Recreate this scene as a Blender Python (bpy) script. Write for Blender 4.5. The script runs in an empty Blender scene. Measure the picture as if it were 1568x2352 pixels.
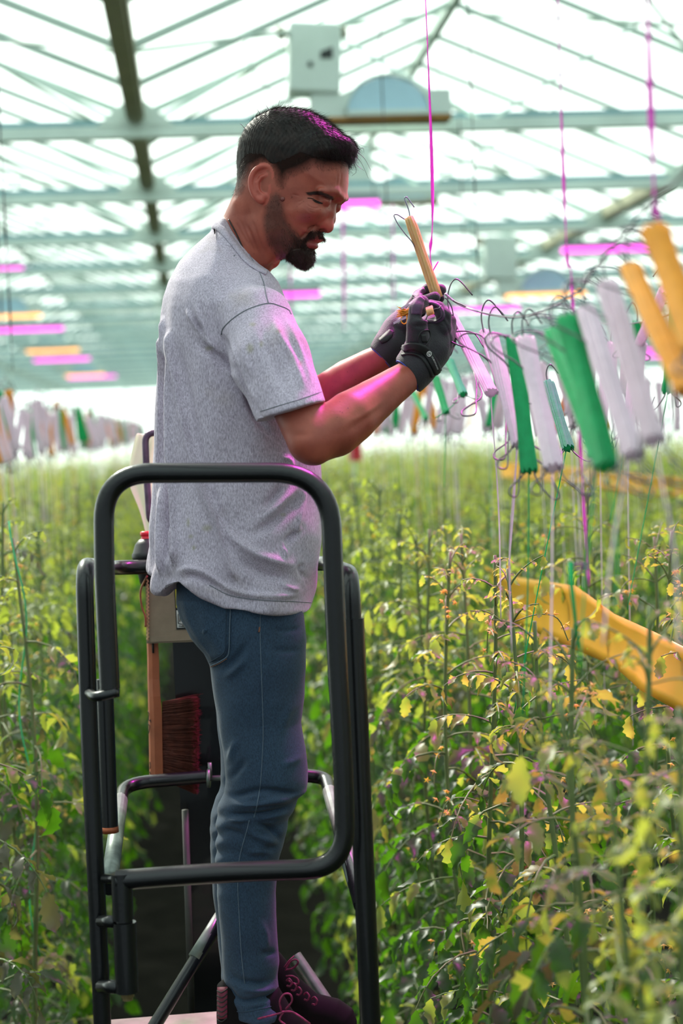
import bpy, math, random
import numpy as np
from mathutils import Vector, Matrix
random.seed(7)
rng = np.random.default_rng(7)
C = bpy.context.scene.collection
PI = math.pi
# ------------------------------------------------------------------ camera frame
F, CX, CY, ZC = 3500.0, 784.0, 1176.0, 2.30      # focal length and centre for a 1568 x 2352 frame; eye height
_y = np.array([440-CX, -(1000-CY), -F]); _y /= np.linalg.norm(_y)
_a = math.radians(2.7)
_z = np.array([-math.sin(_a), math.cos(_a), 0]); _z -= _y*(_z@_y); _z /= np.linalg.norm(_z)
_x = np.cross(_y, _z)
RM = np.array([_x, _y, _z])                       # rows: world axes in camera coordinates; world = RM @ cam
EYE = np.array([0, 0, ZC])
def cam(px, py, D): return np.array([(px-CX)*D/F, -(py-CY)*D/F, -D])
def c2w(v): return np.asarray(v) @ RM.T + EYE
def P(px, py, D): return c2w(cam(px, py, D))
def ray_at(px, py, axis, val):                    # where the sight line of a point meets a world plane
    d = P(px, py, 1.0) - EYE
    t = (val - EYE[axis]) / d[axis]
    return EYE + d*t
def to_px(p):
    c = (np.asarray(p)-EYE) @ RM
    return np.array([CX - F*c[0]/c[2], CY + F*c[1]/c[2], -c[2]])

# ------------------------------------------------------------------ object helpers
def V(p): return Vector((float(p[0]), float(p[1]), float(p[2])))
def thing(name, label, cat, loc=(0, 0, 0), group=None):
    o = bpy.data.objects.new(name, None); C.objects.link(o)
    o.location = V(loc); o.empty_display_size = .05
    o['label'] = label; o['category'] = cat
    if group: o['group'] = group
    return o
def tag(o, label, cat, group=None, kind=None):
    o['label'] = label; o['category'] = cat
    if group: o['group'] = group
    if kind: o['kind'] = kind
    return o
def wloc(o):
    v = np.zeros(3)
    while o is not None:
        v = v + np.array(o.location); o = o.parent
    return v
class MB:
    def __init__(s): s.v = []; s.f = []; s.mi = []; s.n = 0; s.uv = []
    def add(s, v, f, mi=0):
        v = np.asarray(v, float).reshape(-1, 3)
        s.v.append(v); s.f += [tuple(int(i)+s.n for i in q) for q in f]; s.mi += [mi]*len(f); s.n += len(v)
        return s
    def arr(s): return np.concatenate(s.v) if s.v else np.zeros((0, 3))
    def box(s, c, size, rot=None, mi=0):
        h = np.array(size)/2
        v = np.array([[x, y, z] for x in (-1, 1) for y in (-1, 1) for z in (-1, 1)])*h
        if rot is not None: v = v @ np.asarray(rot).T
        return s.add(v+np.asarray(c), [(0,1,3,2),(4,6,7,5),(0,4,5,1),(2,3,7,6),(0,2,6,4),(1,5,7,3)], mi)
    def tube(s, pts, r, n=10, cap=True, mi=0, flat=None):
        v, f = tube(pts, r, n, cap, flat); return s.add(v, f, mi)
    def lathe(s, prof, c, axis=(0, 0, 1), n=24, mi=0):
        ax = np.asarray(axis, float); ax /= np.linalg.norm(ax)
        pts = [np.asarray(c)+ax*h for h, _ in prof]
        fr = frame_for(ax)
        V_, F_ = [], []
        for (h, r) in prof:
            for k in range(n):
                t = 2*PI*k/n
                V_.append(np.asarray(c)+ax*h+(fr[0]*math.cos(t)+fr[1]*math.sin(t))*r)
        for i in range(len(prof)-1):
            for k in range(n):
                k2 = (k+1) % n
                F_.append((i*n+k, i*n+k2, (i+1)*n+k2, (i+1)*n+k))
        F_.append(tuple(range(n))[::-1]); F_.append(tuple(range((len(prof)-1)*n, len(prof)*n)))
        return s.add(V_, F_, mi)
    def build(s, name, mat, parent=None, smooth=True, loc=None, sharp=None):
        return mesh_obj(name, s.arr(), s.f, mat, parent, smooth, loc, s.mi, sharp)
def frame_for(ax):
    t = np.array([0, 0, 1.]) if abs(ax[2]) < .9 else np.array([1., 0, 0])
    u = np.cross(t, ax); u /= np.linalg.norm(u)
    return u, np.cross(ax, u)
def tube(pts, r, n=10, cap=True, flat=None):
    pts = np.asarray(pts, float); m = len(pts)
    r = np.broadcast_to(np.asarray(r, float), (m,))
    tan = np.gradient(pts, axis=0); tan /= (np.linalg.norm(tan, axis=1, keepdims=True)+1e-12)
    u, w = frame_for(tan[0])
    th = np.arange(n)*2*PI/n
    Vs = []
    for i in range(m):
        u = u - tan[i]*(u@tan[i]); u /= np.linalg.norm(u)+1e-12
        w = np.cross(tan[i], u)
        fl = 1 if flat is None else flat
        Vs.append(pts[i] + r[i]*(np.outer(np.cos(th), u)+fl*np.outer(np.sin(th), w)))
    v = np.concatenate(Vs); f = []
    for i in range(m-1):
        for k in range(n):
            k2 = (k+1) % n
            f.append((i*n+k, i*n+k2, (i+1)*n+k2, (i+1)*n+k))
    if cap:
        f.append(tuple(range(n))[::-1]); f.append(tuple(range((m-1)*n, m*n)))
    return v, f
def spline(pts, n=8, closed=False):
    p = np.asarray(pts, float)
    if closed: q = np.vstack([p[-1], p, p[0], p[1]])
    else: q = np.vstack([2*p[0]-p[1], p, 2*p[-1]-p[-2]])
    out = []
    t = np.linspace(0, 1, n, endpoint=False)[:, None]
    for i in range(1, len(q)-2):
        a, b, c_, d = q[i-1], q[i], q[i+1], q[i+2]
        out.append(.5*((2*b)+(-a+c_)*t+(2*a-5*b+4*c_-d)*t**2+(-a+3*b-3*c_+d)*t**3))
    if not closed: out.append(p[-1:])
    return np.vstack(out)
def fillet(pts, r, n=7):
    p = [np.asarray(q, float) for q in pts]
    r = [r]*len(p) if np.isscalar(r) else r
    out = [p[0]]
    for i in range(1, len(p)-1):
        a, b, c_ = p[i-1], p[i], p[i+1]
        d1 = (a-b); l1 = np.linalg.norm(d1); d2 = (c_-b); l2 = np.linalg.norm(d2)
        k = min(r[i], .48*l1, .48*l2)
        s, e = b+d1/l1*k, b+d2/l2*k
        for t in np.linspace(0, 1, n): out.append((1-t)**2*s+2*t*(1-t)*b+t*t*e)
    out.append(p[-1])
    return np.array(out)
def mesh_obj(name, v, f, mat, parent=None, smooth=True, loc=None, mi=None, sharp=None):
    v = np.asarray(v, float)
    if loc is None:
        loc = np.zeros(3) if parent is not None else np.array([v[:, 0].mean(), v[:, 1].mean(), v[:, 2].min()])
    else: loc = np.asarray(loc, float)
    base = wloc(parent)+loc
    me = bpy.data.meshes.new(name)
    me.from_pydata((v-base).tolist(), [], f)
    for m in (mat if isinstance(mat, (list, tuple)) else [mat]): me.materials.append(m)
    if mi is not None and len(set(mi)) > 1: me.polygons.foreach_set('material_index', mi)
    if smooth:
        me.polygons.foreach_set('use_smooth', [True]*len(me.polygons))
        if sharp: me.set_sharp_from_angle(angle=math.radians(sharp))
    me.update()
    o = bpy.data.objects.new(name, me); C.objects.link(o)
    o.location = V(loc)
    if parent is not None: o.parent = parent
    return o
def set_attr(o, name, vals):
    a = o.data.attributes.new(name, 'FLOAT', 'POINT'); a.data.foreach_set('value', np.asarray(vals, np.float32))
def copy_thing(root, loc=None, rz=None, scale=None, label=None, group=None):
    r = root.copy(); C.objects.link(r)
    if loc is not None: r.location = V(loc)
    if rz is not None: r.rotation_euler = (0, 0, rz)
    if scale is not None: r.scale = (scale,)*3
    if label: r['label'] = label
    if group: r['group'] = group
    for ch in root.children:
        c = ch.copy(); C.objects.link(c); c.parent = r
        for g in ch.children:
            d = g.copy(); C.objects.link(d); d.parent = c
    return r
def struct(o): o['kind'] = 'structure'; return o

# ------------------------------------------------------------------ materials
def srgb(r, g, b):
    return tuple(((c/255)/12.92 if c/255 <= .04045 else ((c/255+.055)/1.055)**2.4) for c in (r, g, b))+(1,)
def newmat(name):
    m = bpy.data.materials.new(name); m.use_nodes = True
    nt = m.node_tree; nt.nodes.clear()
    out = nt.nodes.new('ShaderNodeOutputMaterial')
    return m, nt, out
def N(nt, t, **kw):
    n = nt.nodes.new(t)
    for k, v in kw.items():
        if k in n.inputs.keys(): n.inputs[k].default_value = v
        else: setattr(n, k, v)
    return n
def L(nt, a, b): nt.links.new(a, b)
def noise(nt, scale, detail=3, coord='Object', vec=None, rough=.55):
    tc = nt.nodes.new('ShaderNodeTexCoord')
    mp = nt.nodes.new('ShaderNodeMapping')
    L(nt, tc.outputs[coord], mp.inputs[0])
    if vec: mp.inputs['Scale'].default_value = vec
    n = N(nt, 'ShaderNodeTexNoise', Scale=scale, Detail=detail, Roughness=rough)
    L(nt, mp.outputs[0], n.inputs['Vector'])
    return n
def ramp(nt, src, stops):
    r = nt.nodes.new('ShaderNodeValToRGB')
    el = r.color_ramp.elements
    while len(el) < len(stops): el.new(.5)
    for e, (p, c) in zip(el, stops): e.position = p; e.color = c if len(c) == 4 else (*c, 1)
    L(nt, src, r.inputs[0])
    return r
def simple(name, col, rough=.6, metal=0., var=.12, scale=8, bump=0., bscale=200, spec=.5, trans=0., tcol=None, sheen=0., coat=0.):
    m, nt, out = newmat(name)
    b = N(nt, 'ShaderNodeBsdfPrincipled', Roughness=rough, Metallic=metal)
    b.inputs['Specular IOR Level'].default_value = spec
    b.inputs['Sheen Weight'].default_value = sheen
    b.inputs['Coat Weight'].default_value = coat
    n = noise(nt, scale)
    c = np.array(col[:3])
    r = ramp(nt, n.outputs['Fac'], [(.3, tuple(c*(1-var))), (.7, tuple(np.minimum(c*(1+var), 1)))])
    L(nt, r.outputs[0], b.inputs['Base Color'])
    if bump:
        nb = noise(nt, bscale, 2)
        bp = N(nt, 'ShaderNodeBump', Strength=bump, Distance=.002)
        L(nt, nb.outputs['Fac'], bp.inputs['Height']); L(nt, bp.outputs[0], b.inputs['Normal'])
    if trans:
        t = N(nt, 'ShaderNodeBsdfTranslucent'); t.inputs[0].default_value = tcol or col
        mx = N(nt, 'ShaderNodeMixShader'); mx.inputs[0].default_value = trans
        L(nt, b.outputs[0], mx.inputs[1]); L(nt, t.outputs[0], mx.inputs[2]); L(nt, mx.outputs[0], out.inputs[0])
    else: L(nt, b.outputs[0], out.inputs[0])
    return m
def emis(name, col, strength):
    m, nt, out = newmat(name)
    e = N(nt, 'ShaderNodeEmission', Strength=strength); e.inputs[0].default_value = col
    L(nt, e.outputs[0], out.inputs[0]); return m

# ------------------------------------------------------------------ camera
cd = bpy.data.cameras.new('camera'); co = bpy.data.objects.new('camera', cd); C.objects.link(co)
cd.sensor_fit = 'VERTICAL'; cd.sensor_height = 36; cd.lens = F/2352*36
co.matrix_world = Matrix([[*RM[i], EYE[i]] for i in range(3)]+[[0, 0, 0, 1]])
cd.clip_start = .05; cd.clip_end = 400
cd.dof.use_dof = True; cd.dof.focus_distance = 2.84; cd.dof.aperture_fstop = 2.5
bpy.context.scene.camera = co
sc = bpy.context.scene
sc.view_settings.view_transform = 'Standard'; sc.view_settings.look = 'None'
sc.view_settings.gamma = 1; sc.view_settings.use_curve_mapping = False
sc.view_settings.exposure = 0.6
cy = sc.cycles
cy.max_bounces = 7; cy.diffuse_bounces = 3; cy.glossy_bounces = 2; cy.transmission_bounces = 4
cy.transparent_max_bounces = 10; cy.sample_clamp_indirect = 4; cy.sample_clamp_direct = 20
cy.caustics_reflective = False; cy.caustics_refractive = False
cy.use_adaptive_sampling = True; cy.adaptive_threshold = .03
try:
    cy.use_denoising = True
except Exception: pass
# ------------------------------------------------------------------ sky and sun
w = bpy.data.worlds.new('sky'); bpy.context.scene.world = w; w.use_nodes = True
nt = w.node_tree; nt.nodes.clear()
wo = nt.nodes.new('ShaderNodeOutputWorld'); bg = N(nt, 'ShaderNodeBackground', Strength=SKY if 'SKY' in globals() else 1.0)
tc = nt.nodes.new('ShaderNodeTexCoord'); sx = nt.nodes.new('ShaderNodeSeparateXYZ')
L(nt, tc.outputs['Generated'], sx.inputs[0])
ma = N(nt, 'ShaderNodeMath', operation='MULTIPLY_ADD'); ma.inputs[1].default_value = .5; ma.inputs[2].default_value = .5
L(nt, sx.outputs['Y'], ma.inputs[0])      # 0 behind the camera, 1 ahead: the sky is brighter round the veiled sun
rp = ramp(nt, ma.outputs[0], [(0, (.98, 1.16, 1.20)), (.4, (1.08, 1.24, 1.25)), (.6, (1.2, 1.33, 1.28)), (1, (1.65, 1.78, 1.68))])
mz = N(nt, 'ShaderNodeMapRange', interpolation_type='SMOOTHSTEP'); mz.inputs['From Min'].default_value = -.05; mz.inputs['From Max'].default_value = .8
mz.inputs['To Min'].default_value = .26; mz.inputs['To Max'].default_value = 1.0
L(nt, sx.outputs['Z'], mz.inputs[0])
ah = N(nt, 'ShaderNodeMapRange', interpolation_type='SMOOTHSTEP'); ah.inputs['From Min'].default_value = -.1; ah.inputs['From Max'].default_value = .55
L(nt, sx.outputs['Y'], ah.inputs[0])
mxx = N(nt, 'ShaderNodeMath', operation='MAXIMUM'); L(nt, mz.outputs[0], mxx.inputs[0]); L(nt, ah.outputs[0], mxx.inputs[1])   # the horizon behind is dim, ahead it is bright
vm = N(nt, 'ShaderNodeVectorMath', operation='SCALE'); L(nt, rp.outputs[0], vm.inputs[0]); L(nt, mxx.outputs[0], vm.inputs['Scale'])
L(nt, vm.outputs[0], bg.inputs[0]); L(nt, bg.outputs[0], wo.inputs[0])
sd = bpy.data.lights.new('sun', 'SUN'); sd.energy = 4.4; sd.angle = math.radians(7); sd.color = (1, .95, .84)
so = bpy.data.objects.new('sun', sd); C.objects.link(so)
so.rotation_euler = Vector((-.36, .68, .64)).to_track_quat('Z', 'Y').to_euler()

# ------------------------------------------------------------------ greenhouse shell
M_glass, nt, out = newmat('roof_glass')
tr = N(nt, 'ShaderNodeBsdfTransparent'); tr.inputs[0].default_value = (.93, .985, .95, 1)
gl = N(nt, 'ShaderNodeBsdfGlossy', Roughness=.15); gl.inputs[0].default_value = (.9, 1, .95, 1)
nz = noise(nt, .8, 2)
mp = N(nt, 'ShaderNodeMapRange'); mp.inputs['To Min'].default_value = .03; mp.inputs['To Max'].default_value = .10
L(nt, nz.outputs['Fac'], mp.inputs[0])
mx = N(nt, 'ShaderNodeMixShader'); L(nt, mp.outputs[0], mx.inputs[0])
L(nt, tr.outputs[0], mx.inputs[1]); L(nt, gl.outputs[0], mx.inputs[2]); L(nt, mx.outputs[0], out.inputs[0])
M_alu = simple('hazy_aluminium', srgb(186, 206, 194), .45, .0, .08, 3)  # pale green carries the haze under the roof in its colour
M_steel = simple('hazy_galvanised_truss', srgb(222, 240, 230), .4, .0, .1, 3)  # paler still: haze painted into the beam colour
M_rail = simple('blue_grey_rail', srgb(120, 158, 168), .4, .2, .1, 3)
M_gut = simple('dull_gutter_steel', srgb(172, 172, 146), .6, .2, .15, 3)
M_soil = simple('ground_cover', srgb(22, 21, 18), 1, 0, .3, 5, .4, 60, spec=.05)
M_conc = simple('concrete', srgb(120, 120, 115), .85, 0, .2, 6)
HALF, HG, XG, RISE = 2.2, 2.04, -.253, .924
Y0, SP = 9.62, 2.58
YA, YB = -3.2, 60.0
gut = [XG+2*HALF*k for k in range(-2, 6)]
ZG = ZC+HG
mb = MB()
for k in range(len(gut)-1):
    a, b = gut[k], gut[k+1]; m_ = (a+b)/2
    mb.add([(a, YA, ZG), (m_, YA, ZG+RISE), (m_, YB, ZG+RISE), (a, YB, ZG)], [(0, 1, 2, 3)])
    mb.add([(m_, YA, ZG+RISE), (b, YA, ZG), (b, YB, ZG), (m_, YB, ZG+RISE)], [(0, 1, 2, 3)])
struct(mb.build('ceiling', M_glass, None, False))
tn = [0]
def trim(mb, mat, smooth=False):
    tn[0] += 1
    return struct(mb.build('trim_%d' % tn[0], mat, None, smooth))
for k, a in enumerate(gut):
    mb = MB(); mb.box((a, (YA+YB)/2, ZG-.03), (.11, YB-YA, .10)); mb.box((a, (YA+YB)/2, ZG-.09), (.07, YB-YA, .03)); trim(mb, M_gut)
for k in range(len(gut)-1):
    mb = MB(); m_ = (gut[k]+gut[k+1])/2
    mb.box((m_, (YA+YB)/2, ZG+RISE-.03), (.06, YB-YA, .08)); trim(mb, M_alu)
    # glazing bars of one bay, both slopes, with the two wind braces
    mb = MB()
    L_ = math.hypot(HALF, RISE); ang = math.atan2(RISE, HALF)
    nb = int((YB-YA)/.86)
    for i in range(nb+1):
        y = YA+.12+i*.86
        for s in (-1, 1):
            ca, sa = math.cos(ang*s), math.sin(ang*s)
            R = np.array([[ca, 0, sa], [0, 1, 0], [-sa, 0, ca]])
            mb.box((m_+s*HALF/2, y, ZG+RISE/2-.025), (L_, .024, .042), R)
    for y in np.arange(YA+1, YB-6, 6*.86):
        for s in (-1, 1):
            a = np.array([m_+s*HALF*.98, y, ZG-.03]); b = np.array([m_+s*.1, y+2.6, ZG+RISE-.09])
            mb.tube([a, b], .014, 6)
            a = np.array([m_+s*HALF*.98, y+2.6, ZG-.03]); b = np.array([m_+s*.1, y, ZG+RISE-.09])
            mb.tube([a, b], .014, 6)
    trim(mb, M_alu)
ntr = int((YB-Y0)/SP)
for i in range(-4, ntr+1):
    y = Y0+i*SP
    if -3 < i < 0 or i == -4: continue
    mb = MB()
    xm, wd = (gut[0]+gut[-1])/2, gut[-1]-gut[0]
    mb.box((xm, y, ZG-.155), (wd, .08, .075), mi=0)
    mb.box((xm, y+.12, ZG-.085), (wd, .05, .055), mi=1)
    for a in gut:
        # gusset plate and knee braces under each gutter
        mb.add([(a-.24, y-.045, ZG-.12), (a+.24, y-.045, ZG-.12), (a+.06, y-.045, ZG+.03), (a-.06, y-.045, ZG+.03),
                (a-.24, y-.035, ZG-.12), (a+.24, y-.035, ZG-.12), (a+.06, y-.035, ZG+.03), (a-.06, y-.035, ZG+.03)],
               [(0,1,2,3),(7,6,5,4),(0,4,5,1),(1,5,6,2),(2,6,7,3),(3,7,4,0)])
        for s in (-1, 1):
            mb.tube([(a+s*.05, y, ZG-.12), (a+s*HALF*.52, y, ZG+RISE*.50)], .017, 6)
            mb.tube([(a+s*HALF*.98, y, ZG-.12), (a+s*HALF*.54, y, ZG+RISE*.50)], .013, 6)
    trim(mb, [M_steel, M_rail])
# side and far walls: glass above a low white kerb, with mullions
mb = MB(); x0, x1 = gut[0], gut[-1]
mb.add([(x0, YB, 0), (x1, YB, 0), (x1, YB, ZG), (x0, YB, ZG)], [(0, 1, 2, 3)])
struct(mb.build('wall_back', M_glass, None, False))
for nme, x in (('wall_left', x0), ('wall_right', x1)):
    mb = MB(); mb.add([(x, YA, 0), (x, YB, 0), (x, YB, ZG), (x, YA, ZG)], [(0, 1, 2, 3)])
    struct(mb.build(nme, M_glass, None, False))
mb = MB()
for x in np.arange(x0, x1+.1, 2.2): mb.box((x, YB-.06, ZG/2), (.08, .08, ZG))
for z in (.25, 3.6): mb.box(((x0+x1)/2, YB-.06, z), (x1-x0, .06, .10 if z > 1 else .5))
trim(mb, M_alu)
mb = MB()
for x in (x0, x1):
    for y in np.arange(YA, YB, SP): mb.box((x, y, ZG/2), (.08, .06, ZG))
trim(mb, M_alu)
# columns under the gutters that stand in view
for a in (gut[0], gut[1], gut[4], gut[5]):
    mb = MB()
    for i in range(0, ntr+1, 4):
        mb.box((a, Y0+i*SP, (ZG-.1)/2), (.09, .09, ZG-.1))
    trim(mb, M_steel)
mb = MB(); mb.add([(x0, YA, 0), (x1, YA, 0), (x1, YB, 0), (x0, YB, 0)], [(0, 1, 2, 3)])
struct(mb.build('floor', M_soil, None, False))
# ------------------------------------------------------------------ tomato crop
def leafmat(name, c1, c2, tcol, tr=.45):
    m, nt, out = newmat(name)
    b = N(nt, 'ShaderNodeBsdfPrincipled', Roughness=.42); b.inputs['Specular IOR Level'].default_value = .55
    n = noise(nt, 9, 2)
    r = ramp(nt, n.outputs['Fac'], [(.3, c1), (.7, c2)]); L(nt, r.outputs[0], b.inputs['Base Color'])
    t = N(nt, 'ShaderNodeBsdfTranslucent')
    oi = nt.nodes.new('ShaderNodeObjectInfo')
    r2 = ramp(nt, n.outputs['Fac'], [(.25, tcol), (.75, tuple(np.array(tcol)*np.array([1.3, 1.12, 1.0])))])
    L(nt, r2.outputs[0], t.inputs[0])
    mx = N(nt, 'ShaderNodeMixShader'); mx.inputs[0].default_value = tr
    L(nt, b.outputs[0], mx.inputs[1]); L(nt, t.outputs[0], mx.inputs[2]); L(nt, mx.outputs[0], out.inputs[0])
    return m
M_leaf = leafmat('tomato_leaf', (.012, .034, .008), (.028, .064, .013), (.10, .30, .010))
M_leafy = leafmat('young_or_skylit_leaf', (.12, .15, .035), (.19, .22, .06), (.50, .62, .07))  # for young leaves, and for daylight painted onto the crop tops
M_leafd = leafmat('withered_leaf', (.045, .05, .03), (.08, .075, .05), (.22, .22, .06), .35)
M_stem = simple('tomato_stem', (.13, .18, .06), .5, 0, .3, 12)
M_flow = simple('tomato_flower', (.80, .60, .16), .6, 0, .15, 30, trans=.4, tcol=(1, .6, .05, 1))

def leaflet(mb, base, d, up, ln, wd, rg, mi, n=7, curl=.5, fold=.35):
    d = d/np.linalg.norm(d); side = np.cross(d, up); side /= np.linalg.norm(side)+1e-9; nrm = np.cross(side, d)
    t = np.linspace(0, 1, n+1)
    w_ = wd*np.clip(np.sin(PI*t**.75), 0, 1)**.75
    lob = 1-(.30 if n > 5 else .35)*((np.arange(n+1) % 2) == 0)
    w_ = w_*lob; w_[0] = ln*.02; w_[-1] = 0
    cv = curl*t*t
    a = t*(1-.12*cv)
    mid = base+np.outer(a*ln, d)-np.outer(cv*ln*.5, nrm)
    ph = rg.uniform(0, 6)
    wav = .10*ln*np.sin(t*9+ph)
    lft = mid+np.outer(w_*math.cos(fold), side)+np.outer(w_*math.sin(fold)+wav*.5, nrm)+np.outer(w_*.34, d)
    rgt = mid-np.outer(w_*math.cos(fold), side)+np.outer(w_*math.sin(fold)-wav*.5, nrm)+np.outer(w_*.34, d)
    v = np.concatenate([mid, lft, rgt]); m_ = n+1
    f = []
    for i in range(n):
        f.append((i, i+1, m_+i+1, m_+i)); f.append((i+1, i, 2*m_+i, 2*m_+i+1))
    mb.add(v, f, mi)
def compound(mb, sb, base, az, el, ln, rg, young=False, lod=0, sc_=1.0):
    # one pinnate leaf: arching rachis with paired leaflets and a terminal one
    k = 6
    dirv = np.array([math.cos(az)*math.cos(el), math.sin(az)*math.cos(el), math.sin(el)])
    pts = [np.array(base, float)]; e = el
    bend = rg.uniform(.18, .34)*(0.6 if young else 1)
    a = az
    for i in range(k):
        dv = np.array([math.cos(a)*math.cos(e), math.sin(a)*math.cos(e), math.sin(e)])
        pts.append(pts[-1]+dv*ln/k); e -= bend; a += rg.normal(0, .08)
    pts = np.array(pts)
    if lod == 0: sb.tube(pts, np.linspace(.0030, .0012, k+1)*(.8 if young else 1), 5, False)
    tot = k
    mi = 1 if young else (2 if rg.random() < .10 else 0)
    up = np.array([0, 0, 1.])
    pos = [.38, .58, .78] if not young else [.45, .72]
    curl = rg.uniform(.4, 1.5)
    for q, fr in enumerate(pos):
        x = fr*tot; i = int(x); p = pts[i]+(pts[min(i+1, tot)]-pts[i])*(x-i)
        dv = pts[min(i+1, tot)]-pts[i]; dv /= np.linalg.norm(dv)
        sd_ = np.cross(dv, up); sd_ /= np.linalg.norm(sd_)+1e-9
        for s in (-1, 1):
            dd = dv*.55+sd_*s+np.array([0, 0, rg.uniform(-.45, .12)])
            l = ln*rg.uniform(.24, .34)*(1 if q < 2 else .85)*sc_
            leaflet(mb, p, dd, up+rg.normal(0, .25, 3), l, l*.25, rg, mi, 9 if lod == 0 else 3, curl*rg.uniform(.5, 1.3), rg.uniform(.1, .6))
            if lod == 0 and q < 2 and not young and rg.random() < .5:
                pp = p+dv*ln*.09
                leaflet(mb, pp, dd+rg.normal(0, .2, 3), up, l*.33, l*.10, rg, mi, 3, .3, .3)
    dv = pts[-1]-pts[-2]
    l = ln*rg.uniform(.30, .40)*sc_
    leaflet(mb, pts[-1], dv+np.array([0, 0, -.2]), up+rg.normal(0, .2, 3), l, l*.28, rg, mi, 9 if lod == 0 else 3, curl, rg.uniform(.1, .5))
def flower_truss(fb, sb, base, az, rg):
    p0 = np.array(base); d = np.array([math.cos(az), math.sin(az), .25])
    pts = spline([p0, p0+d*.05, p0+d*.09+np.array([0, 0, -.02]), p0+d*.11+np.array([0, 0, -.07])], 4)
    sb.tube(pts, .0013, 5, False, 1)
    for i in range(rg.integers(4, 8)):
        q = pts[rg.integers(5, len(pts))]+rg.normal(0, .010, 3)
        ax = np.array([d[0]*.5, d[1]*.5, -.6])+rg.normal(0, .35, 3); ax /= np.linalg.norm(ax)
        u, v_ = frame_for(ax)
        vv, ff = [q], []
        for k in range(5):
            t = 2*PI*k/5
            r1 = u*math.cos(t)+v_*math.sin(t); r2 = u*math.cos(t+.63)+v_*math.sin(t+.63)
            vv += [q+r1*.009+ax*.004, q+r2*.0028+ax*.003]
        for k in range(10): ff.append((0, 1+k, 1+(k+1) % 10))
        fb.add(vv, ff, 0)
        fb.tube([q, q+ax*.011], [.0022, .0006], 5)
def plant_mesh(seed, height, low=.55, step=.058, leaf=.27, lod=0, flowers=True, bare=False):
    rg = np.random.default_rng(seed)
    lb, sb, fb = MB(), MB(), []
    n = 16
    z = np.linspace(0, height, n)
    ph, ph2 = rg.uniform(0, 6, 2)
    pts = np.stack([.018*np.sin(z*4.2+ph), .018*np.sin(z*3.7+ph2), z], 1)
    pts[0, :2] *= .3
    sp = spline(pts, 4)
    sb.tube(sp, np.linspace(.0085, .0035, len(sp)), 7)
    az = rg.uniform(0, 6)
    zz = low
    k = 0
    while zz < height:
        t = (zz-low)/(height-low)
        i = min(int(zz/height*(len(sp)-1)), len(sp)-1)
        az += 2.4+rg.normal(0, .25)
        if t > .93:
            compound(lb, sb, sp[i], az, rg.uniform(.7, 1.2), leaf*rg.uniform(.28, .45), rg, True, lod)
            zz += step*.45
        elif t > .80:
            compound(lb, sb, sp[i], az, rg.uniform(.2, .75), leaf*rg.uniform(.5, .8), rg, rg.random() < .6, lod)
            zz += step*.75
        else:
            compound(lb, sb, sp[i], az, rg.uniform(-.25, .45), leaf*rg.uniform(.8, 1.12), rg, rg.random() < .12, lod)
            zz += step*rg.uniform(.7, 1.3)
        k += 1
        if flowers and lod == 0 and k % 8 == 3 and t > .5:
            c_ = MB(); flower_truss(c_, c_, sp[i], az+1.2, rg); fb.append(c_)
    # sun and sky light on the plant tops, painted in as paler leaves
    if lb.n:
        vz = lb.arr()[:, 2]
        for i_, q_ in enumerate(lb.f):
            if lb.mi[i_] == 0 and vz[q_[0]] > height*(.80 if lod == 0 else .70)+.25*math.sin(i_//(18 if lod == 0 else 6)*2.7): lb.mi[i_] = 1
    return lb, sb, fb
def make_plant(seed, name, label, group, **kw):
    h = kw.pop('height')
    lb, sb, fb = plant_mesh(seed, h, **kw)
    t = thing(name, label, 'plant', (0, 0, 0), group)
    mesh_obj('stem', sb.arr(), sb.f, M_stem, t, loc=(0, 0, 0))
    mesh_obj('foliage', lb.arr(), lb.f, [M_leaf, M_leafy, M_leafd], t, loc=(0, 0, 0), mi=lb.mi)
    for c_ in fb: c_.build("flower_cluster", [M_flow, M_stem], t, loc=(0, 0, 0))
    return t
ROWS_R = (.57, 1.00); ROWS_L = (-.50, -.96)
protos = [make_plant(100+i, 'tomato_plant', 'x', None, height=rng.uniform(2.0, 2.12), low=.35, leaf=rng.uniform(.19, .245), step=.050) for i in range(7)]
used = [False]*len(protos)
def put_plant(i, x, y, rz, label, group, s=1.0):
    p = protos[i]
    if not used[i]:
        used[i] = True; p.location = (x, y, 0); p.rotation_euler = (0, 0, rz); p.scale = (s,)*3
        p['label'] = label; p['group'] = group; return p
    return copy_thing(p, (x, y, 0), rz, s, label, group)
cnt = 0
spots = []; FASTPLANTS = 0
for x in ROWS_R:
    for y in np.arange(1.50 if x < .8 else 2.1, 15.5, .25): spots.append((x, y))
for x in ROWS_L:
    for y in np.arange(3.3 if x > -.8 else 4.6, 15.5, .25): spots.append((x, y))
for x in (2.05, 2.5):
    for y in np.arange(5.2, 12.5, .28): spots.append((x, y))
for x in (-2.05,):
    for y in np.arange(9, 14, .28): spots.append((x, y))
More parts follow.
